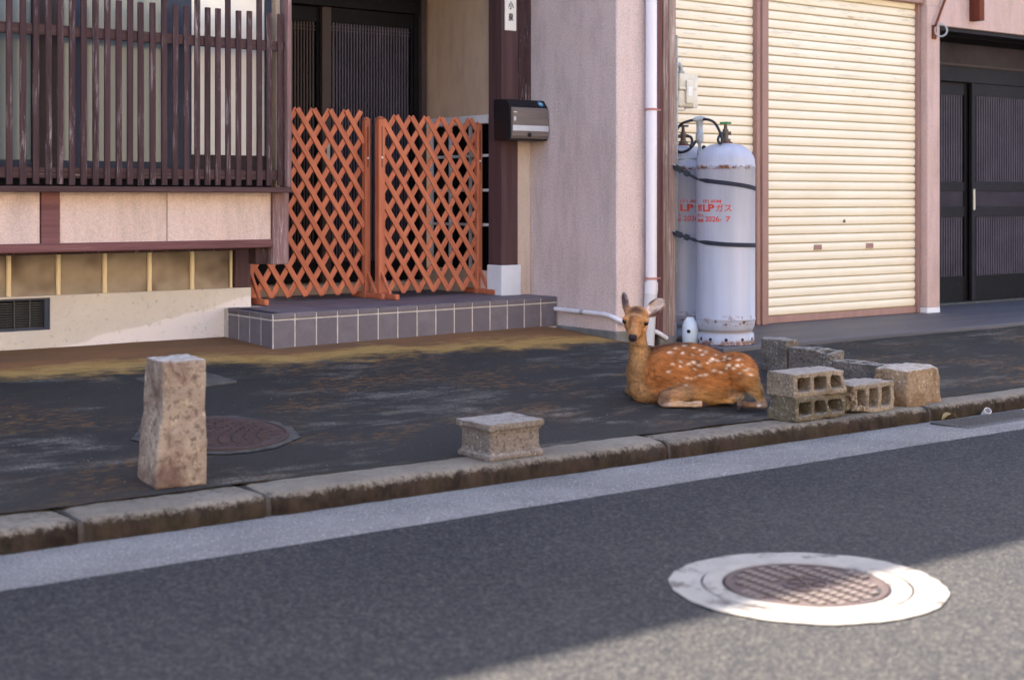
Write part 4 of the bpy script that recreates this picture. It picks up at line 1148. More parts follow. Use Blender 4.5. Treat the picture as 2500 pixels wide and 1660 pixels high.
# cover in the sidewalk behind the stone post
SX, SY2 = 2.78, 5.90
gz = lambda x, y: gh(x, y) + .004*nz(x, y, 0, 2.5)
m2 = empty('manhole', (SX, SY2, gz(SX, SY2)), 'rusty round manhole cover in the dark sidewalk behind the stone post', 'manhole')
tilt = Matrix.Rotation(math.atan(.08), 4, 'X')
def tilted(bm):
    for v in bm.verts:
        p = tilt @ Vector((v.co.x, v.co.y, v.co.z)); v.co = p + Vector((SX, SY2, gz(SX, SY2)))
    return bm
bm = bmesh.new(); disc_sheet(bm, SX, SY2, .30, .355, gz, wob=.08, z=.0055, seed=9); part('mortar_ring', bm, MORTAR_DARK, m2)
bm = bmesh.new(); lathe(bm, [(.312, -.02), (.312, .012), (.30, .013), (.297, .007), (.292, .007), (.290, .011), (0, .011)], 64, close=False); part('cover', tilted(bm), IRON, m2, 40)
bm = bmesh.new()
for j in range(-9, 10):
    y = j*.029; wd = math.sqrt(max(0, .27**2-y*y))
    k = -wd + .03
    while k < wd-.03:
        bmesh.ops.create_cube(bm, size=1, matrix=Matrix.Translation((k+(.03 if j % 2 else 0), y, .0125)) @ Matrix.Diagonal((.048, .015, .006, 1))); k += .062
part('raised_studs', tilted(bm), IRON, m2.children[-1], kind='stuff')
# flat concrete cover further back
cx_, cy_ = ux(455, 7.02), 7.02
sl = empty('inspection_slab', (cx_, cy_, gh(cx_, cy_)), 'flat grey concrete slab set in the sidewalk behind the stone post', 'slab')
bm = bbox(-.20, .20, -.17, .17, -.03, .009, .004)
for v in bm.verts:
    p = Matrix.Rotation(.20, 3, 'Z') @ v.co; v.co = Vector((cx_+p.x, cy_+p.y, gh(cx_+p.x, cy_+p.y)+p.z))
part('slab', bm, MORTAR_DARK, sl)
# drain grate in the gutter
ge = empty('drain_grate', (7.0, 4.67, -.08), 'dark steel drain grate lying in the gutter beside the rust-coloured stone', 'grate')
g0, g1, gy0, gy1 = 6.36, 7.75, 4.545, 4.79
gzv = lambda y: -.066 - .016*sst(0, 1, (y-4.35)/.5)
bm = bmesh.new()
for (x0, x1, y0, y1) in ((g0, g1, gy0, gy0+.014), (g0, g1, gy1-.014, gy1), (g0, g0+.014, gy0+.014, gy1-.014), (g1-.014, g1, gy0+.014, gy1-.014)): box(bm, x0, x1, y0, y1, -.10, -.0695, .002)
part('frame', bm, STEEL_DARK, ge)
part('pit', bbox(g0+.014, g1-.014, gy0+.014, gy1-.014, -.12, -.086), BOX_BLACK, ge)
bar = mesh_of(bbox(-(g1-g0)/2+.015, (g1-g0)/2-.015, -.004, .004, -.014, 0, .001), 'grate_bar')
for k in range(9): piece('bar', bar, STEEL_DARK, ge, ((g0+g1)/2, gy0+.032+k*.0228, -.0712))
cb = mesh_of(bbox(-.003, .003, -(gy1-gy0)/2+.015, (gy1-gy0)/2-.015, -.012, 0), 'cross_bar')
for k in range(13): piece('cross_bar', cb, STEEL_DARK, ge, (g0+.06+k*.105, (gy0+gy1)/2, -.0725))
pp = pt(2407, 1019, 4.81)
ps = empty('pipe_stub', (pp.x, pp.y, -.075), 'short cut end of pale plastic pipe poking up by the drain grate', 'pipe')
bm = bmesh.new(); ax_ = Vector((-.30, -.62, .60)).normalized(); b0 = Vector((pp.x, pp.y+.01, -.085)); b1 = b0 + ax_*.052
n = 20; e1 = ax_.orthogonal().normalized(); e2 = ax_.cross(e1); rings = []
for (p, r) in ((b0, .021), (b1, .021), (b1, .0175), (b0+ax_*.012, .0175)):
    rings.append([bm.verts.new(p + (e1*math.cos(2*math.pi*i/n)+e2*math.sin(2*math.pi*i/n))*r) for i in range(n)])
for j in range(3):
    for i in range(n): bm.faces.new((rings[j][i], rings[j][(i+1) % n], rings[j+1][(i+1) % n], rings[j+1][i]))
bm.faces.new(rings[3]); part('pipe', bm, PVC_GREY, ps, 60)
lf = empty('dead_leaf', (pt(2318, 1028, 4.82).x, 4.82, -.078), 'curled dead leaf in the gutter beside the drain grate', 'leaf')
bm = bmesh.new(); g = []
for i in range(9):
    t = i/8; wd = .022*math.sin(math.pi*min(1, t*1.05+.02))+.001
    g.append([bm.verts.new((lf.location.x + (t-.5)*.13, 4.82 + k*wd, -.079 + .028*math.sin(math.pi*t) + .010*k*k)) for k in (-1, -.4, .4, 1)])
for i in range(8):
    for k in range(3): bm.faces.new((g[i][k], g[i+1][k], g[i+1][k+1], g[i][k+1]))
part('blade', bm, LEAF, lf, 180)

# ================================================================== stones and blocks
def rough_solid(boxes, vox, amp, fr, seed, cuts=None, smooth_it=1, shape=None):
    """voxel-remeshed union of boxes with a broken, weathered surface; local coordinates"""
    bm = bmesh.new()
    for b in boxes: box(bm, *b)
    me = mesh_of(bm, 'raw'); o = bpy.data.objects.new('raw', me); COL.objects.link(o)
    md = o.modifiers.new('r', 'REMESH'); md.mode = 'VOXEL'; md.voxel_size = vox
    dg = bpy.context.evaluated_depsgraph_get(); dg.update()
    out = bpy.data.meshes.new_from_object(o.evaluated_get(dg)); bpy.data.objects.remove(o); bpy.data.meshes.remove(me)
    bm = bmesh.new(); bm.from_mesh(out); bpy.data.meshes.remove(out)
    for _ in range(smooth_it): bmesh.ops.smooth_vert(bm, verts=bm.verts, factor=.5, use_axis_x=True, use_axis_y=True, use_axis_z=True)
    bm.normal_update()
    offs = []
    for v in bm.verts:
        n = 0
        for a, f in zip(amp, fr): n += a*mnoise.noise(v.co*f + Vector((seed, seed*1.7, 0)))
        p = v.co + v.normal*n
        if cuts:
            for (c, r, dep) in cuts:         # broken-off corners
                d = (p-Vector(c)); q = d.length/r
                if q < 1: p = p + (Vector(shape_c)-Vector(c)).normalized()*dep*(1-q*q)*(1+.5*mnoise.noise(v.co*60))
        offs.append(p)
    for v, p in zip(bm.verts, offs): v.co = p
    if shape:
        for v in bm.verts: v.co = shape(v.co)
    return mesh_of(bm, 'rough', 180)
shape_c = (0, 0, 0)
def put(name, me, mat, loc, rz, label, cat, group=None, rx=0, ry=0):
    o = link(name, me, mat, None, loc, (rx, ry, rz)); return tag(o, label, cat, group)
# standing stone
BX, BYy = 2.245, 5.27
def bshape(p):
    t = p.z/.49
    q = Vector(p)
    q.x *= 1.0 - .05*t
    q.y *= 1.0 - .06*t
    if p.x < -.02:                               # the left flank is split off above mid-height
        k = sst(.44, .60, t); q.x += .010*k*sst(.02, .10, -p.x)
        q.x -= .012*(1-sst(.1, .6, t))*sst(.02, .10, -p.x)
    q.x += .004*t
    return q
me = rough_solid([(-.098, .098, -.11, .11, 0, .49)], .008, (.007, .004, .0022), (6, 16, 55), 3, None, 3, bshape)
put('stone_post', me, GRANITE, (2.306, 5.292, gh(BX, BYy)-.012), math.radians(-4), 'upright rough granite post standing by the kerb near the rusty manhole cover', 'stone post')
# small ornamental block on the kerb
ox, oy = ux(1130, 5.0), 5.0
bx = [(-.150, .150, -.122, .122, .132, .160), (-.138, .138, -.110, .110, .118, .134), (-.134, .134, -.104, .104, .036, .120), (-.138, .138, -.109, .109, .024, .038), (-.148, .148, -.120, .120, 0, .026)]
me = rough_solid(bx, .0055, (.003, .002, .0012), (12, 30, 70), 8, None, 2)
th = math.radians(12)
bw, bd = .155, .142
ccx = ux(1130, 4.95) + .0
put('concrete_pedestal', me, CONC_ORN, (3.708, 5.04, .002), math.radians(1), 'small moulded concrete block with flared top and foot standing alone on the kerb', 'block')
# paving chip under it
# hollow concrete blocks
def cb_boxes(L_=.39, D=.19, T=.12, n=3, sh=.026, wb=.028, hole_axis='y'):
    """long side x, holes run along y, thickness z"""
    out = [(-L_/2, L_/2, -D/2, D/2, 0, sh), (-L_/2, L_/2, -D/2, D/2, T-sh, T)]
    for k in range(n+1):
        c = -L_/2 + wb/2 + k*(L_-wb)/n
        out.append((c-wb/2, c+wb/2, -D/2, D/2, sh-.004, T-sh+.004))
    return out
AMP, FR = (.0035, .0025, .0016), (14, 40, 95)
shape_c = (0, 0, .06)
b3 = rough_solid(cb_boxes(), .0048, AMP, FR, 1, [((.20, -.10, .125), .10, .022)], 1)
b3b = rough_solid(cb_boxes(), .0048, (.005, .004, .002), FR, 5, [((.10, -.10, .12), .09, .02), ((-.2, .1, .12), .08, .02)], 1)
shape_c = (0, 0, .075)
b15 = rough_solid(cb_boxes(.345, .19, .155, 3, .026, .030), .0048, (.005, .004, .002), FR, 9, [((-.17, -.10, .0), .15, .05)], 1)
put('concrete_block', b3b, BLOCK_DARK, (5.43+.195, 4.90+.095, .001), math.radians(1), 'mossy hollow concrete block on the kerb, undermost of a stack of two', 'concrete block')
put('concrete_block', b3, BLOCK, (5.43+.192, 4.897+.095, .1215), math.radians(-1.5), 'hollow concrete block with a broken corner, lying on top of a mossy block', 'concrete block')
put('concrete_block', b15, BLOCK, (6.035, 4.905+.09, -.004), math.radians(2), 'chipped hollow concrete block wedged between the stack and the rust-coloured stone', 'concrete block')
shape_c = (0, 0, .1)
me = rough_solid([(-.155, .155, -.115, .115, 0, .205)], .0065, (.012, .007, .003), (6, 16, 50), 12, [((.16, -.12, .21), .07, .012), ((-.16, .12, .21), .1, .02)], 3)
put('granite_stone', me, GRANITE_RUST, (6.475, 5.03, -.008), math.radians(3), 'rust-coloured squared granite stone on the kerb', 'stone')
# row of blocks standing with their holes upward, running from the kerb to the porch
def upright(L_, T, D=.19, n=3):
    out = []
    for (x0, x1, y0, y1, z0, z1) in cb_boxes(L_, D, T, n): out.append((x0, x1, z0-T/2, z1-T/2, y0+D/2, y1+D/2))
    return out
shape_c = (0, 0, .1)
u1 = rough_solid(upright(.39, .12), .0048, AMP, FR, 15, None, 1)
u2 = rough_solid(upright(.33, .12), .0048, (.005, .004, .002), FR, 18, [((.14, -.06, .19), .1, .03)], 1)
u3 = rough_solid([(-.10, .10, -.06, .06, 0, .20)], .0055, (.006, .004, .002), FR, 21, None, 2)
rz = math.radians(-90)
for me, x, y, dz_, lab in ((u1, 6.565, 5.385, -.035, 'grey hollow block set upright with its holes open, next to the rust-coloured stone'),
                         (u2, 6.560, 5.755, -.01, 'grey hollow block with a crumbled rim in the middle of the upright row'),
                         (u3, 6.555, 6.035, 0.0, 'solid grey block at the porch end of the upright row')):
    put('concrete_block', me, BLOCK_GREY, (x, y, gh(x, y)+dz_), rz, lab, 'concrete block')

# ================================================================== the deer
# local frame: x along the body towards the rump, y away from the street, z up
class Field:
    def __init__(s, lo, hi, h):
        s.lo = np.array(lo, float); s.h = h
        n = np.ceil((np.array(hi)-s.lo)/h).astype(int)+1; s.n = n
        s.g = np.stack(np.meshgrid(*[s.lo[k]+h*np.arange(n[k]) for k in range(3)], indexing='ij'), -1)
        s.d = np.full(n, 1.0); s.prims = []
    def add(s, fn, k=.02, sub=False, col=None):
        d = fn(s.g)
        if sub:
            hh = np.maximum(k-np.abs(-d-s.d), 0)/k; s.d = np.maximum(s.d, -d) + hh*hh*k*.25
        else:
            hh = np.maximum(k-np.abs(d-s.d), 0)/k; s.d = np.minimum(s.d, d) - hh*hh*k*.25
        if col is not None: s.prims.append((fn, np.array(col[:3])))
def cone(a, b, ra, rb, sq=(1, 1, 1)):
    a = np.array(a, float); b = np.array(b, float); sq = np.array(sq, float)
    def f(p):
        pa = (p-a)*sq; ba = (b-a)*sq
        t = np.clip((pa@ba)/(ba@ba), 0, 1)
        return np.linalg.norm(pa-t[..., None]*ba, axis=-1) - (ra+(rb-ra)*t)
    return f
def ellip(c, r, R=None):
    c = np.array(c, float); r = np.array(r, float)
    def f(p):
        q = p-c
        if R is not None: q = q@R
        k0 = np.linalg.norm(q/r, axis=-1); k1 = np.linalg.norm(q/(r*r), axis=-1)
        return k0*(k0-1)/np.maximum(k1, 1e-6)
    return f
def loft(o, f, l, u, st, e=2.0):
    """st: (s, half width, up extent, down extent, lateral shift)"""
    o, f, l, u = [np.array(q, float) for q in (o, f, l, u)]; st = np.array(st, float)
    def fn(p):
        q = p-o; s = q@f; a = q@l; b = q@u
        sc = np.clip(s, st[0, 0], st[-1, 0])
        hw = np.interp(sc, st[:, 0], st[:, 1]); up = np.interp(sc, st[:, 0], st[:, 2]); dn = np.interp(sc, st[:, 0], st[:, 3])
        mid = (up-dn)/2; hh = (up+dn)/2
        r = ((np.abs(a)/hw)**e + (np.abs(b-mid)/hh)**e)**(1/e)
        d = (r-1)*np.minimum(hw, hh); ds = np.abs(s-sc)
        return np.where(ds > 0, np.sqrt(np.maximum(d, 0)**2+ds**2) + np.minimum(d, 0)*0, d)
    return fn
KS = 2003.0
def dq(px, py, y):           # measured outline point -> local x, z at depth y
    return np.array([(px-1000)/KS, y, (1306-py)/KS - .139*y])
ORANGE = L(168, 104, 56); ORANGE_D = L(128, 76, 42); TAN = L(196, 146, 92); NECK = L(156, 116, 76); CHEST = L(176, 130, 86)
PALE = L(206, 184, 162); LEG = L(138, 102, 76); LEGP = L(206, 186, 174); FACE = L(182, 128, 80); CROWN = L(124, 80, 54); DARKNOSE = L(52, 48, 56)
EARB = L(120, 100, 104); EARI = L(204, 178, 168)
F = Field((-.40, -.24, -.02), (.43, .24, .60), .0046)
# trunk
ts = []
for px, top, bot, hw in ((478, .150, .020, .050), (510, .215, .010, .082), (560, .262, .004, .105), (640, .290, .0, .122), (800, .310, .0, .138), (1000, .317, .0, .150), (1180, .300, .002, .152), (1320, .272, .010, .146), (1443, .256, .050, .130), (1540, .226, .085, .104), (1610, .185, .105, .074), (1650, .150, .110, .045)):
    c = (px-1000)/KS; ts.append((c, hw, top, -bot))
F.add(loft((0, 0, 0), (1, 0, 0), (0, 1, 0), (0, 0, 1), ts, 2.25), .02, col=ORANGE)
F.add(ellip((.02, -.05, .085), (.19, .085, .08)), .05, col=TAN)                  # belly sagging to the near side
F.add(ellip(dq(690, 1010, -.085), (.105, .055, .115)), .05, col=ORANGE)            # shoulder
F.add(ellip(dq(560, 1190, -.04), (.09, .075, .075)), .04, col=CHEST)               # brisket
F.add(ellip(dq(500, 1130, 0), (.070, .075, .085)), .05, col=CHEST)
# neck
nk = [dq(500, 1110, -.015), dq(470, 1010, -.022), dq(448, 900, -.030), (dq(432, 800, -.034)), dq(420, 700, -.034), dq(408, 600, -.030), dq(398, 520, -.015)]
nr = [.074, .063, .052, .045, .041, .040, .040]
for i in range(len(nk)-1): F.add(cone(nk[i], nk[i+1], nr[i], nr[i+1]), .025, col=NECK)
F.add(cone(dq(560, 900, .02), dq(470, 1000, .0), .07, .06), .05, col=ORANGE)
# head: short loft looking to the street
S = dq(388, 440, -.030); NO = dq(338, 640, -.155)
fw = NO-S; HL = np.linalg.norm(fw); fw /= HL
lat = np.array([1.0, -.18, .0]); lat -= fw*(lat@fw); lat /= np.linalg.norm(lat)
up = np.cross(fw, lat); up = up if up[2] > 0 else -up
hs = [(-.062, .030, .030, .030), (-.045, .050, .050, .048), (-.015, .060, .060, .062), (.015, .064, .055, .066), (.040, .060, .046, .066), (.070, .046, .036, .062), (.095, .034, .030, .050), (.120, .0275, .027, .040), (HL-.006, .0255, .023, .030), (HL+.012, .016, .012, .016)]
F.add(loft(S, fw, lat, up, hs, 2.2), .022, col=FACE)
F.add(ellip(S+fw*.02+up*.036, (.030, .030, .022)), .03, col=CROWN)
eyes = []
for sg in (-1, 1):
    e = S + fw*.040 + lat*sg*.0545 + up*.014; eyes.append(e)
    F.add(ellip(e - fw*.006 + up*.012, (.017, .019, .009)), .010, col=FACE)        # brow
F.add(ellip(NO+fw*.004+up*.004, (.018, .014, .014)), .008, col=DARKNOSE)
F.add(ellip(NO-fw*.012-up*.028, (.019, .02, .013)), .012, col=LEGP)                 # chin
# ears
def frame(x, y, z):
    R = np.stack([np.array(q, float)/np.linalg.norm(q) for q in (x, y, z)], 1); return R
e0, e1 = dq(498, 388, .0), dq(652, 236, .005); ea = e1-e0; el = np.linalg.norm(ea); ea /= el
en = np.array([-.15, -1.0, .05]); en -= ea*(en@ea); en /= np.linalg.norm(en); ew = np.cross(ea, en)
Re = frame(ea, ew, en); ec = (e0+e1)/2
F.add(ellip(ec, (el*.60, .038, .017), Re), .010, col=EARI)
F.add(ellip(ec+en*.017, (el*.50, .029, .016), Re), .004, sub=True)
F.add(cone(dq(470, 400, -.01), e0+ea*.015, .020, .017), .015, col=FACE)
f0, f1 = dq(282, 352, .0), dq(247, 172, .01); fa = f1-f0; fl = np.linalg.norm(fa); fa /= fl
fn_ = np.array([-1.0, -.35, .0]); fn_ -= fa*(fn_@fa); fn_ /= np.linalg.norm(fn_); fw2 = np.cross(fa, fn_)
Rf = frame(fa, fw2, fn_); fc = (f0+f1)/2
F.add(ellip(fc, (fl*.56, .032, .014), Rf), .010, col=EARB)
F.add(ellip(fc+fn_*.014, (fl*.46, .024, .012), Rf), .004, sub=True)
F.add(cone(dq(318, 400, -.01), f0+fa*.015, .020, .015), .015, col=FACE)
# near foreleg, folded under: forearm forward to the knee, cannon back along the ground
F.add(cone(dq(950, 1190, -.130), dq(720, 1245, -.165), .047, .037), .014, col=LEG)
F.add(cone(dq(718, 1245, -.165), dq(690, 1285, -.170), .035, .031), .012, col=LEG)
F.add(cone(dq(700, 1312, -.185), dq(1010, 1302, -.190), .0165, .0135), .006, col=LEGP)
F.add(cone(dq(1010, 1300, -.190), dq(1070, 1292, -.190), .017, .016), .006, col=LEGP)
F.add(cone(dq(1082, 1296, -.190), dq(1145, 1312, -.192), .0155, .005, (1, 1, 1)), .006, col=DARKNOSE)
# far knee
F.add(cone(dq(400, 1222, .125), dq(470, 1200, .11), .033, .036), .02, col=LEG)
F.add(cone(dq(405, 1248, .125), dq(600, 1260, .12), .022, .015), .01, col=LEG)
# near hind leg
F.add(ellip(dq(1450, 940, -.075), (.115, .060, .100)), .04, col=ORANGE)
F.add(cone(dq(1430, 900, -.09), dq(1560, 1010, -.115), .065, .056), .03, col=ORANGE)
F.add(cone(dq(1560, 1010, -.115), dq(1650, 1120, -.125), .052, .036), .03, col=TAN)
F.add(cone(dq(1650, 1120, -.125), dq(1725, 1245, -.130), .034, .020), .02, col=TAN)
F.add(cone(dq(1728, 1250, -.130), dq(1745, 1282, -.140), .020, .017), .012, col=PALE)
F.add(cone(dq(1742, 1280, -.140), dq(1540, 1282, -.165), .0175, .0145), .010, col=LEG)
F.add(cone(dq(1540, 1280, -.165), dq(1480, 1272, -.178), .017, .017), .010, col=LEG)
F.add(cone(dq(1478, 1285, -.185), dq(1455, 1335, -.205), .016, .009), .006, col=DARKNOSE)
# far hind leg lying under the belly, udder side, tail
F.add(cone(dq(1120, 1262, -.10), dq(1420, 1252, -.10), .013, .016), .008, col=TAN)
F.add(ellip(dq(1440, 1170, -.02), (.075, .075, .055)), .03, col=PALE)
F.add(ellip(dq(1670, 1095, -.02), (.018, .022, .045)), .015, col=PALE)
F.d = np.maximum(F.d, -(F.g[..., 2]-.001))            # it lies flat on the ground

def surface_nets(F):
    d = F.d; n = F.n; ins = d < 0
    c = np.zeros(tuple(n-1), int)
    for i in (0, 1):
        for j in (0, 1):
            for k in (0, 1): c += ins[i:n[0]-1+i, j:n[1]-1+j, k:n[2]-1+k]
    act = (c > 0) & (c < 8); idx = -np.ones(tuple(n-1), int); cells = np.argwhere(act); idx[act] = np.arange(len(cells))
    P = np.zeros((len(cells), 3)); W = np.zeros(len(cells))
    corners = [(i, j, k) for i in (0, 1) for j in (0, 1) for k in (0, 1)]
    val = {q: d[cells[:, 0]+q[0], cells[:, 1]+q[1], cells[:, 2]+q[2]] for q in corners}
    for a in corners:
        for ax in range(3):
            if a[ax] == 0:
                b = list(a); b[ax] = 1; b = tuple(b)
                va, vb = val[a], val[b]; m = (va < 0) != (vb < 0)
                t = np.where(m, va/np.where(m, va-vb, 1), 0)
                p = np.array(a, float)[None].repeat(len(cells), 0); p[:, ax] += t
                P[m] += p[m]; W[m] += 1
    P = F.lo + F.h*(cells + P/W[:, None])
    faces = []
    for ax in range(3):
        o1, o2 = [q for q in range(3) if q != ax]
        sl0 = [slice(None)]*3; sl1 = [slice(None)]*3; sl0[ax] = slice(0, n[ax]-1); sl1[ax] = slice(1, n[ax])
        A, B = ins[tuple(sl0)], ins[tuple(sl1)]
        e = np.argwhere(A != B)
        for q in e:
            if q[o1] == 0 or q[o2] == 0 or q[o1] >= n[o1]-1 or q[o2] >= n[o2]-1: continue
            ids = []
            for da, db in ((0, 0), (-1, 0), (-1, -1), (0, -1)):
                r = list(q); r[o1] += da; r[o2] += db; ids.append(idx[tuple(r)])
            if min(ids) < 0: continue
            fl = A[tuple(q)]
            if ax == 1: fl = not fl
            faces.append(ids if fl else ids[::-1])
    return P, faces
DV, DF = surface_nets(F)
# relax a little
ed = np.array([(f[k], f[(k+1) % 4]) for f in DF for k in range(4)])
for it in range(3):
    acc = np.zeros_like(DV); cnt = np.zeros(len(DV)); np.add.at(acc, ed[:, 0], DV[ed[:, 1]]); np.add.at(cnt, ed[:, 0], 1)
    DV = DV*.5 + .5*acc/np.maximum(cnt, 1)[:, None]
body_me = bpy.data.meshes.new('deer_body'); body_me.from_pydata(DV.tolist(), [], DF); body_me.update()
for p in body_me.polygons: p.use_smooth = True
DN = np.array([v.normal[:] for v in body_me.vertices])
if (DN*(DV-np.array([0, 0, .15]))).sum(1).mean() < 0:
    body_me.flip_normals(); DN = -DN
# coat colours
wsum = np.zeros(len(DV)); DC = np.zeros((len(DV), 3))
for fn, col in F.prims:
    dd_ = fn(DV); ww = np.exp(-np.clip(dd_, -.02, .2)/.008); DC += ww[:, None]*col; wsum += ww
DC /= wsum[:, None]
PXs = 1000 + KS*DV[:, 0]; PYs = 1306 - KS*(DV[:, 2] + .139*DV[:, 1])
near = DN[:, 1] < .25
def blend(wt, col): 
    global DC
    DC = DC*(1-wt[:, None]) + wt[:, None]*np.array(col[:3])
rngs = np.random.RandomState(3)
# darker back, paler flank
onb = (DV[:, 0] > -.24) & (DV[:, 0] < .36)
bk = np.clip((DV[:, 2]-.20)/.10, 0, 1)*onb*(np.abs(DV[:, 1]) < .2); blend(bk*.45, ORANGE_D)
ml = np.exp(-((DV[:, 1]+.01)/.03)**2)*onb*(DV[:, 2] > .22)*(DV[:, 0] < -.02); blend(ml*.75, L(66, 46, 40))
fl_ = np.clip((.14-DV[:, 2])/.08, 0, 1)*onb*(DV[:, 0] > -.12)*(DV[:, 0] < .2); blend(fl_*.55, TAN)
def dab(px, py, r, col, wt=1.0, el=1.0, an=0.0):
    m = near & (np.abs(PXs-px) < 60) & (np.abs(PYs-py) < 60)
    if not m.any(): return
    ii = np.where(m)[0]; dd_ = (PXs[ii]-px)**2+(PYs[ii]-py)**2
    yv = DV[ii, 1]+dd_*2e-6*50
    c = DV[ii[np.argmin(dd_ + (yv-yv.min())*4000)]]
    q = DV-c; ca, sa = math.cos(an), math.sin(an)
    qx = q[:, 0]*ca + q[:, 2]*sa; qz = -q[:, 0]*sa + q[:, 2]*ca
    w_ = np.exp(-((qx/(r*el))**2+(qz/r)**2+(q[:, 1]/(r*2.2))**2)**1.6)*wt; blend(w_, col)
WH = L(240, 220, 196)
spots = [(1000, 715), (880, 772), (975, 790), (1120, 752), (1235, 777), (1065, 735), (850, 865), (935, 882), (985, 858), (1165, 842), (1135, 862), (1240, 835), (1300, 825), (1360, 812), (1450, 812), (765, 890), (845, 915), (725, 975), (920, 1035), (968, 1028), (1015, 1012), (1060, 1000), (1120, 985), (1200, 942), (1270, 958), (1330, 915), (1400, 908), (1440, 872), (1490, 862), (1580, 968), (1470, 955), (915, 1105), (835, 1085), (1320, 798), (1190, 820), (1040, 895), (740, 775), (800, 730), (900, 700), (1550, 905), (1350, 880), (1520, 920), (1080, 780), (1000, 930)]
for i, (a, b) in enumerate(spots): dab(a, b, .0046+.0030*rngs.rand(), WH, .42+.4*rngs.rand(), 1.2+.9*rngs.rand(), rngs.uniform(-.2, .6))
dab(1035, 862, .010, L(70, 60, 64), .85, 1.3)
far_sp = [(rngs.uniform(-.2, .27), rngs.uniform(.10, .27)) for _ in range(34)]
for (x, z) in far_sp:
    ii = np.where((DN[:, 1] > .2) & (np.abs(DV[:, 0]-x) < .01) & (np.abs(DV[:, 2]-z) < .01))[0]
    if len(ii):
        c = DV[ii[0]]; blend(np.exp(-(np.linalg.norm(DV-c, axis=1)/.010)**3)*.9, WH)
# face
hd = (DV-S)@fw; hl = (DV-S)@lat; hu = (DV-S)@up
inhead = (hd > -.06) & (np.abs(hl) < .072) & (np.abs(hu) < .075) & (DV[:, 2] > .30)
def hblob(s0, l0, u0, rs, rl, ru, col, wt): blend(inhead*np.exp(-(((hd-s0)/rs)**2+((hl-l0)/rl)**2+((hu-u0)/ru)**2)**1.5)*wt, col)
hblob(-.004, 0, .055, .034, .040, .03, L(74, 48, 36), .95)
hblob(.07, -.022, .03, .04, .012, .03, L(96, 62, 42), .75); hblob(.07, .026, .03, .035, .010, .03, L(112, 74, 50), .55)
hblob(.085, 0, .035, .05, .014, .025, L(150, 104, 72), .6)
hblob(.035, 0, .05, .008, .045, .02, L(196, 160, 128), .5)
for sg in (-1, 1):
    hblob(.052, sg*.050, -.012, .018, .018, .014, L(206, 158, 104), .7)
    hblob(.075, sg*.040, .0, .02, .014, .02, L(140, 96, 62), .45)
    hblob(.042, sg*.056, .012, .014, .013, .009, L(24, 16, 14), .97)
    hblob(.058, sg*.050, .002, .012, .009, .007, L(56, 36, 28), .8)
hblob(HL+.004, 0, .006, .016, .017, .016, L(30, 27, 32), 1.0)
hblob(HL-.004, 0, -.016, .020, .022, .007, L(84, 62, 58), .8)
hblob(HL-.016, .005, -.032, .018, .018, .012, L(222, 204, 196), .9)
# throat lighter, chest streaks, knees, hocks
blend(np.clip((PYs-700)/120, 0, 1)*np.clip((1080-PYs)/150, 0, 1)*np.exp(-((PXs-440)/60)**2)*(PXs < 600)*.35*(DN[:, 1] < 0), L(190, 150, 104))
dab(690, 1270, .026, L(104, 74, 60), .6); dab(860, 1200, .03, L(170, 128, 92), .4, 1.8)
dab(1690, 1285, .012, L(230, 216, 206), .9)
dab(1600, 1190, .02, L(220, 198, 172), .6, 1.6, -.8); dab(1410, 1170, .03, L(206, 178, 150), .35)
# ears
ein = ((DV-ec)@en > -.004) & (np.linalg.norm((DV-ec)@Re/np.array([el*.56, .034, .03]), axis=1) < 1.05)
blend(ein*.45*np.clip((np.abs((DV-ec)@ew)-.022)/.014, 0, 1), L(92, 66, 66)); 
for a, b, r_ in ((1338, 840, .010), (1352, 900, .010), (1366, 960, .011), (1374, 1020, .012), (1380, 1080, .012), (600, 900, .012), (590, 980, .013), (600, 1060, .013)): dab(a, b, r_, L(96, 58, 34), .45, .8)  # shade in the thigh and neck creases, painted into the coat
st_ = np.array([mnoise.noise(Vector((p[0]*14, p[1]*45, p[2]*45))) + .9*mnoise.noise(Vector((p[0]*34, p[1]*95, p[2]*95))) for p in DV])
def sm(x, a, b): t = np.clip((x-a)/(b-a), 0, 1); return t*t*(3-2*t)
blend(inhead*sm(hd, HL-.010, HL-.002)*sm(-np.abs(hl), -.024, -.020)*sm(hu, -.016, -.010)*sm(-hu, -.024, -.019), L(34, 30, 36))
blend(((PXs > 1082) & (PXs < 1165) & (PYs > 1262) & (DV[:, 1] < -.165))*.95, L(40, 33, 34))
blend(((PXs > 1420) & (PXs < 1492) & (PYs > 1292) & (DV[:, 1] < -.165))*.9, L(46, 38, 40))
blend(ein*sm(-np.abs((DV-ec)@ew), -.030, -.020)*.8, L(216, 194, 184))
blend(ein*sm((DV-ec)@ew, .004, .016)*sm(-((DV-ec)@ea), -.02, .02)*.85, L(88, 56, 48))
DC = DC*np.clip(1.0 + .42*st_, .45, 1.4)[:, None]
DC = np.clip(DC, 0, 1)
def paint(me, cols):
    at = me.color_attributes.new('coat', 'FLOAT_COLOR', 'POINT')
    at.data.foreach_set('color', np.concatenate([cols, np.ones((len(cols), 1))], 1).astype(np.float32).ravel())
paint(body_me, DC)
mm = Mat('deer_coat', rough=.8, spec=.2)
at = mm.nt.nodes.new('ShaderNodeAttribute'); at.attribute_name = 'coat'
fc1 = mm.noise(1.0, 6, .7, (70, 260, 260), .4)
mm.color(mm.mix(mm.ramp(fc1, [(.30, .42), (.55, 0.0)]), at.outputs['Color'], L(84, 52, 32)))
mm.bump(fc1, .4, .004)
mf = Mat('deer_fur', rough=.75, spec=.15)
at = mf.nt.nodes.new('ShaderNodeAttribute'); at.attribute_name = 'coat'; mf.color(at.outputs['Color'])
deer = empty('deer', (0, 0, 0), 'spotted brown deer lying on the dark sidewalk with its head turned to the street', 'deer')
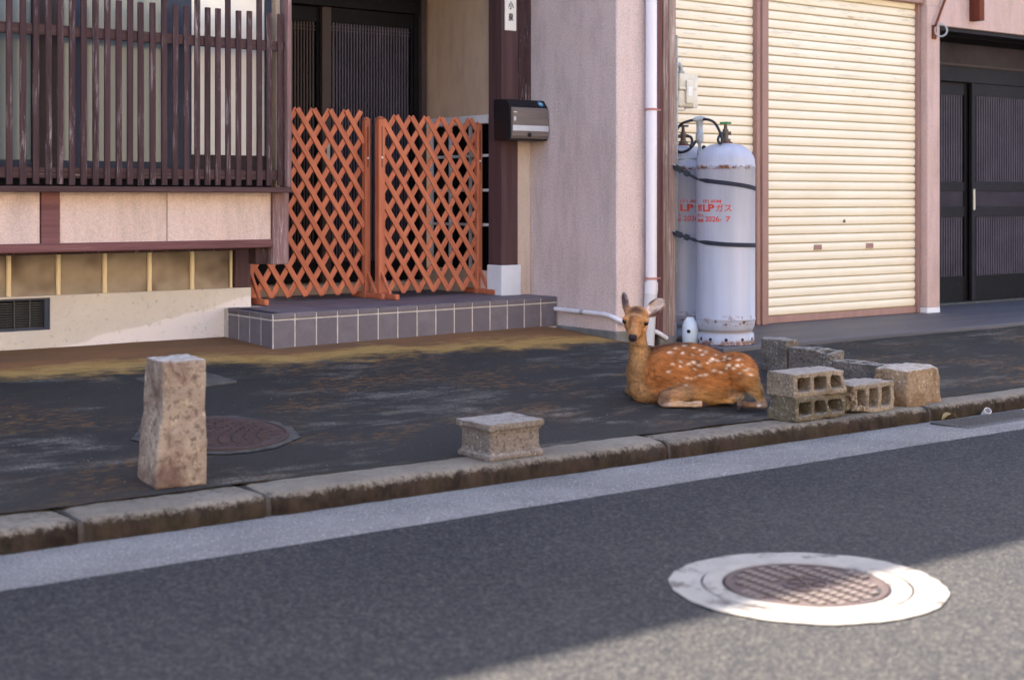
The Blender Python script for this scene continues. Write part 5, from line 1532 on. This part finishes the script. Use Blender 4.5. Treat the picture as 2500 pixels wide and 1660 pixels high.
DX, DY_ = 5.325, 5.55
deer.location = (DX, DY_, gh(DX, DY_)-.003); 
sl_y = (gh(DX, DY_+.1)-gh(DX, DY_-.1))/.2; nrm = Vector((0, -sl_y, 1)).normalized()
rotz = Matrix.Rotation(-YAW, 3, 'Z'); q = Vector((0, 0, 1)).rotation_difference(nrm).to_matrix()
deer.rotation_euler = (q @ rotz).to_euler()
link('body', body_me, mm.m, deer)
EYE = Mat('deer_eye', L(22, 14, 12), .06, .6).m
for e in eyes:
    bm = bmesh.new(); bmesh.ops.create_uvsphere(bm, u_segments=16, v_segments=10, radius=.0155)
    for v in bm.verts: v.co += Vector(e - fw*.0 - up*.001)
    o = link('eye', mesh_of(bm, 'eye', 180), EYE, deer)
# fur: short hairs lying back along the body
NH = 46000
fa_ = np.array([p.area for p in body_me.polygons]); fi = rngs.choice(len(fa_), NH, p=fa_/fa_.sum())
quads = np.array(DF)[fi]; wq = rngs.dirichlet((1, 1, 1, 1), NH)
hp_ = (DV[quads]*wq[..., None]).sum(1); hn = (DN[quads]*wq[..., None]).sum(1); hn /= np.linalg.norm(hn, axis=1)[:, None]
hc = (DC[quads]*wq[..., None]).sum(1)
flow = np.tile(np.array([1.0, 0, -.35]), (NH, 1)); 
onneck = (hp_[:, 2] > .17) & (hp_[:, 0] < -.20); flow[onneck] = np.array([.1, 0, -1.0])
onhead = (((hp_-S)@fw) > -.05) & (hp_[:, 2] > .33) & (hp_[:, 1] < .01) & (np.abs((hp_-S)@lat) < .08); flow[onhead] = -fw
flow -= hn*(flow*hn).sum(1)[:, None]; flow /= np.maximum(np.linalg.norm(flow, axis=1)[:, None], 1e-4)
flow += rngs.normal(0, .22, (NH, 3)); 
ln = rngs.uniform(.009, .019, NH); ln[onhead] *= .45; ln[hp_[:, 2] < .03] *= .5
legm = (hp_[:, 1] < -.14) & (hp_[:, 2] < .06); ln[legm] *= .45
hdk = hc.mean(1) < .035; ln[hdk] *= .05
tip = hp_ + (flow*.88 + hn*.34)*ln[:, None]
side = np.cross(flow, hn); side /= np.maximum(np.linalg.norm(side, axis=1)[:, None], 1e-4); sw = .0010
hv = np.concatenate([hp_ - hn*.001 + side*sw, hp_ - hn*.001 - side*sw, tip], 0)
hv[:, 2] = np.maximum(hv[:, 2], .0015)
hf = np.stack([np.arange(NH), np.arange(NH)+NH, np.arange(NH)+2*NH], 1)
fme = bpy.data.meshes.new('fur'); fme.from_pydata(hv.tolist(), [], hf.tolist()); fme.update()
jit = rngs.uniform(.45, 1.40, (NH, 1)); hcc = np.clip(hc*jit, 0, 1)
paint(fme, np.concatenate([hcc*.9, hcc*.9, np.clip(hcc*1.12, 0, 1)], 0))
o = link('fur', fme, mf.m, deer, kind='stuff')

# ---- grit and crumbs washed against the kerb and the house
gr = np.random.RandomState(11); bm = bmesh.new()
def crumb(x, y, z, r):
    m_ = Matrix.Translation((x, y, z+r*.3)) @ Matrix.Rotation(gr.uniform(0, 6.28), 4, 'Z') @ Matrix.Diagonal((r*gr.uniform(.7, 1.4), r*gr.uniform(.6, 1.1), r*gr.uniform(.4, .8), 1))
    bmesh.ops.create_icosphere(bm, subdivisions=1, radius=1.0, matrix=m_)
for k in range(520):
    x = gr.uniform(1.2, 8.5); y = yk(x) - abs(gr.normal(0, .05)) - .008
    crumb(x, y, -.066 - .016*sst(0, 1, (y-4.35)/.5), gr.uniform(.0015, .005))
for k in range(420):
    x = gr.uniform(1.5, 8.5); y = gr.uniform(5.2, 7.6); crumb(x, y, gh(x, y), gr.uniform(.0015, .0042))
for k in range(300):
    x = gr.uniform(1.5, 6.5); y = yr(x) + gr.normal(0, .03); crumb(x, y, -.066, gr.uniform(.0015, .0045))
tag(part('grit', bm, MORTAR, origin=(0, 0, 0)), 'fine loose grit and crumbs scattered along the kerb and sidewalk', 'grit', kind='stuff')
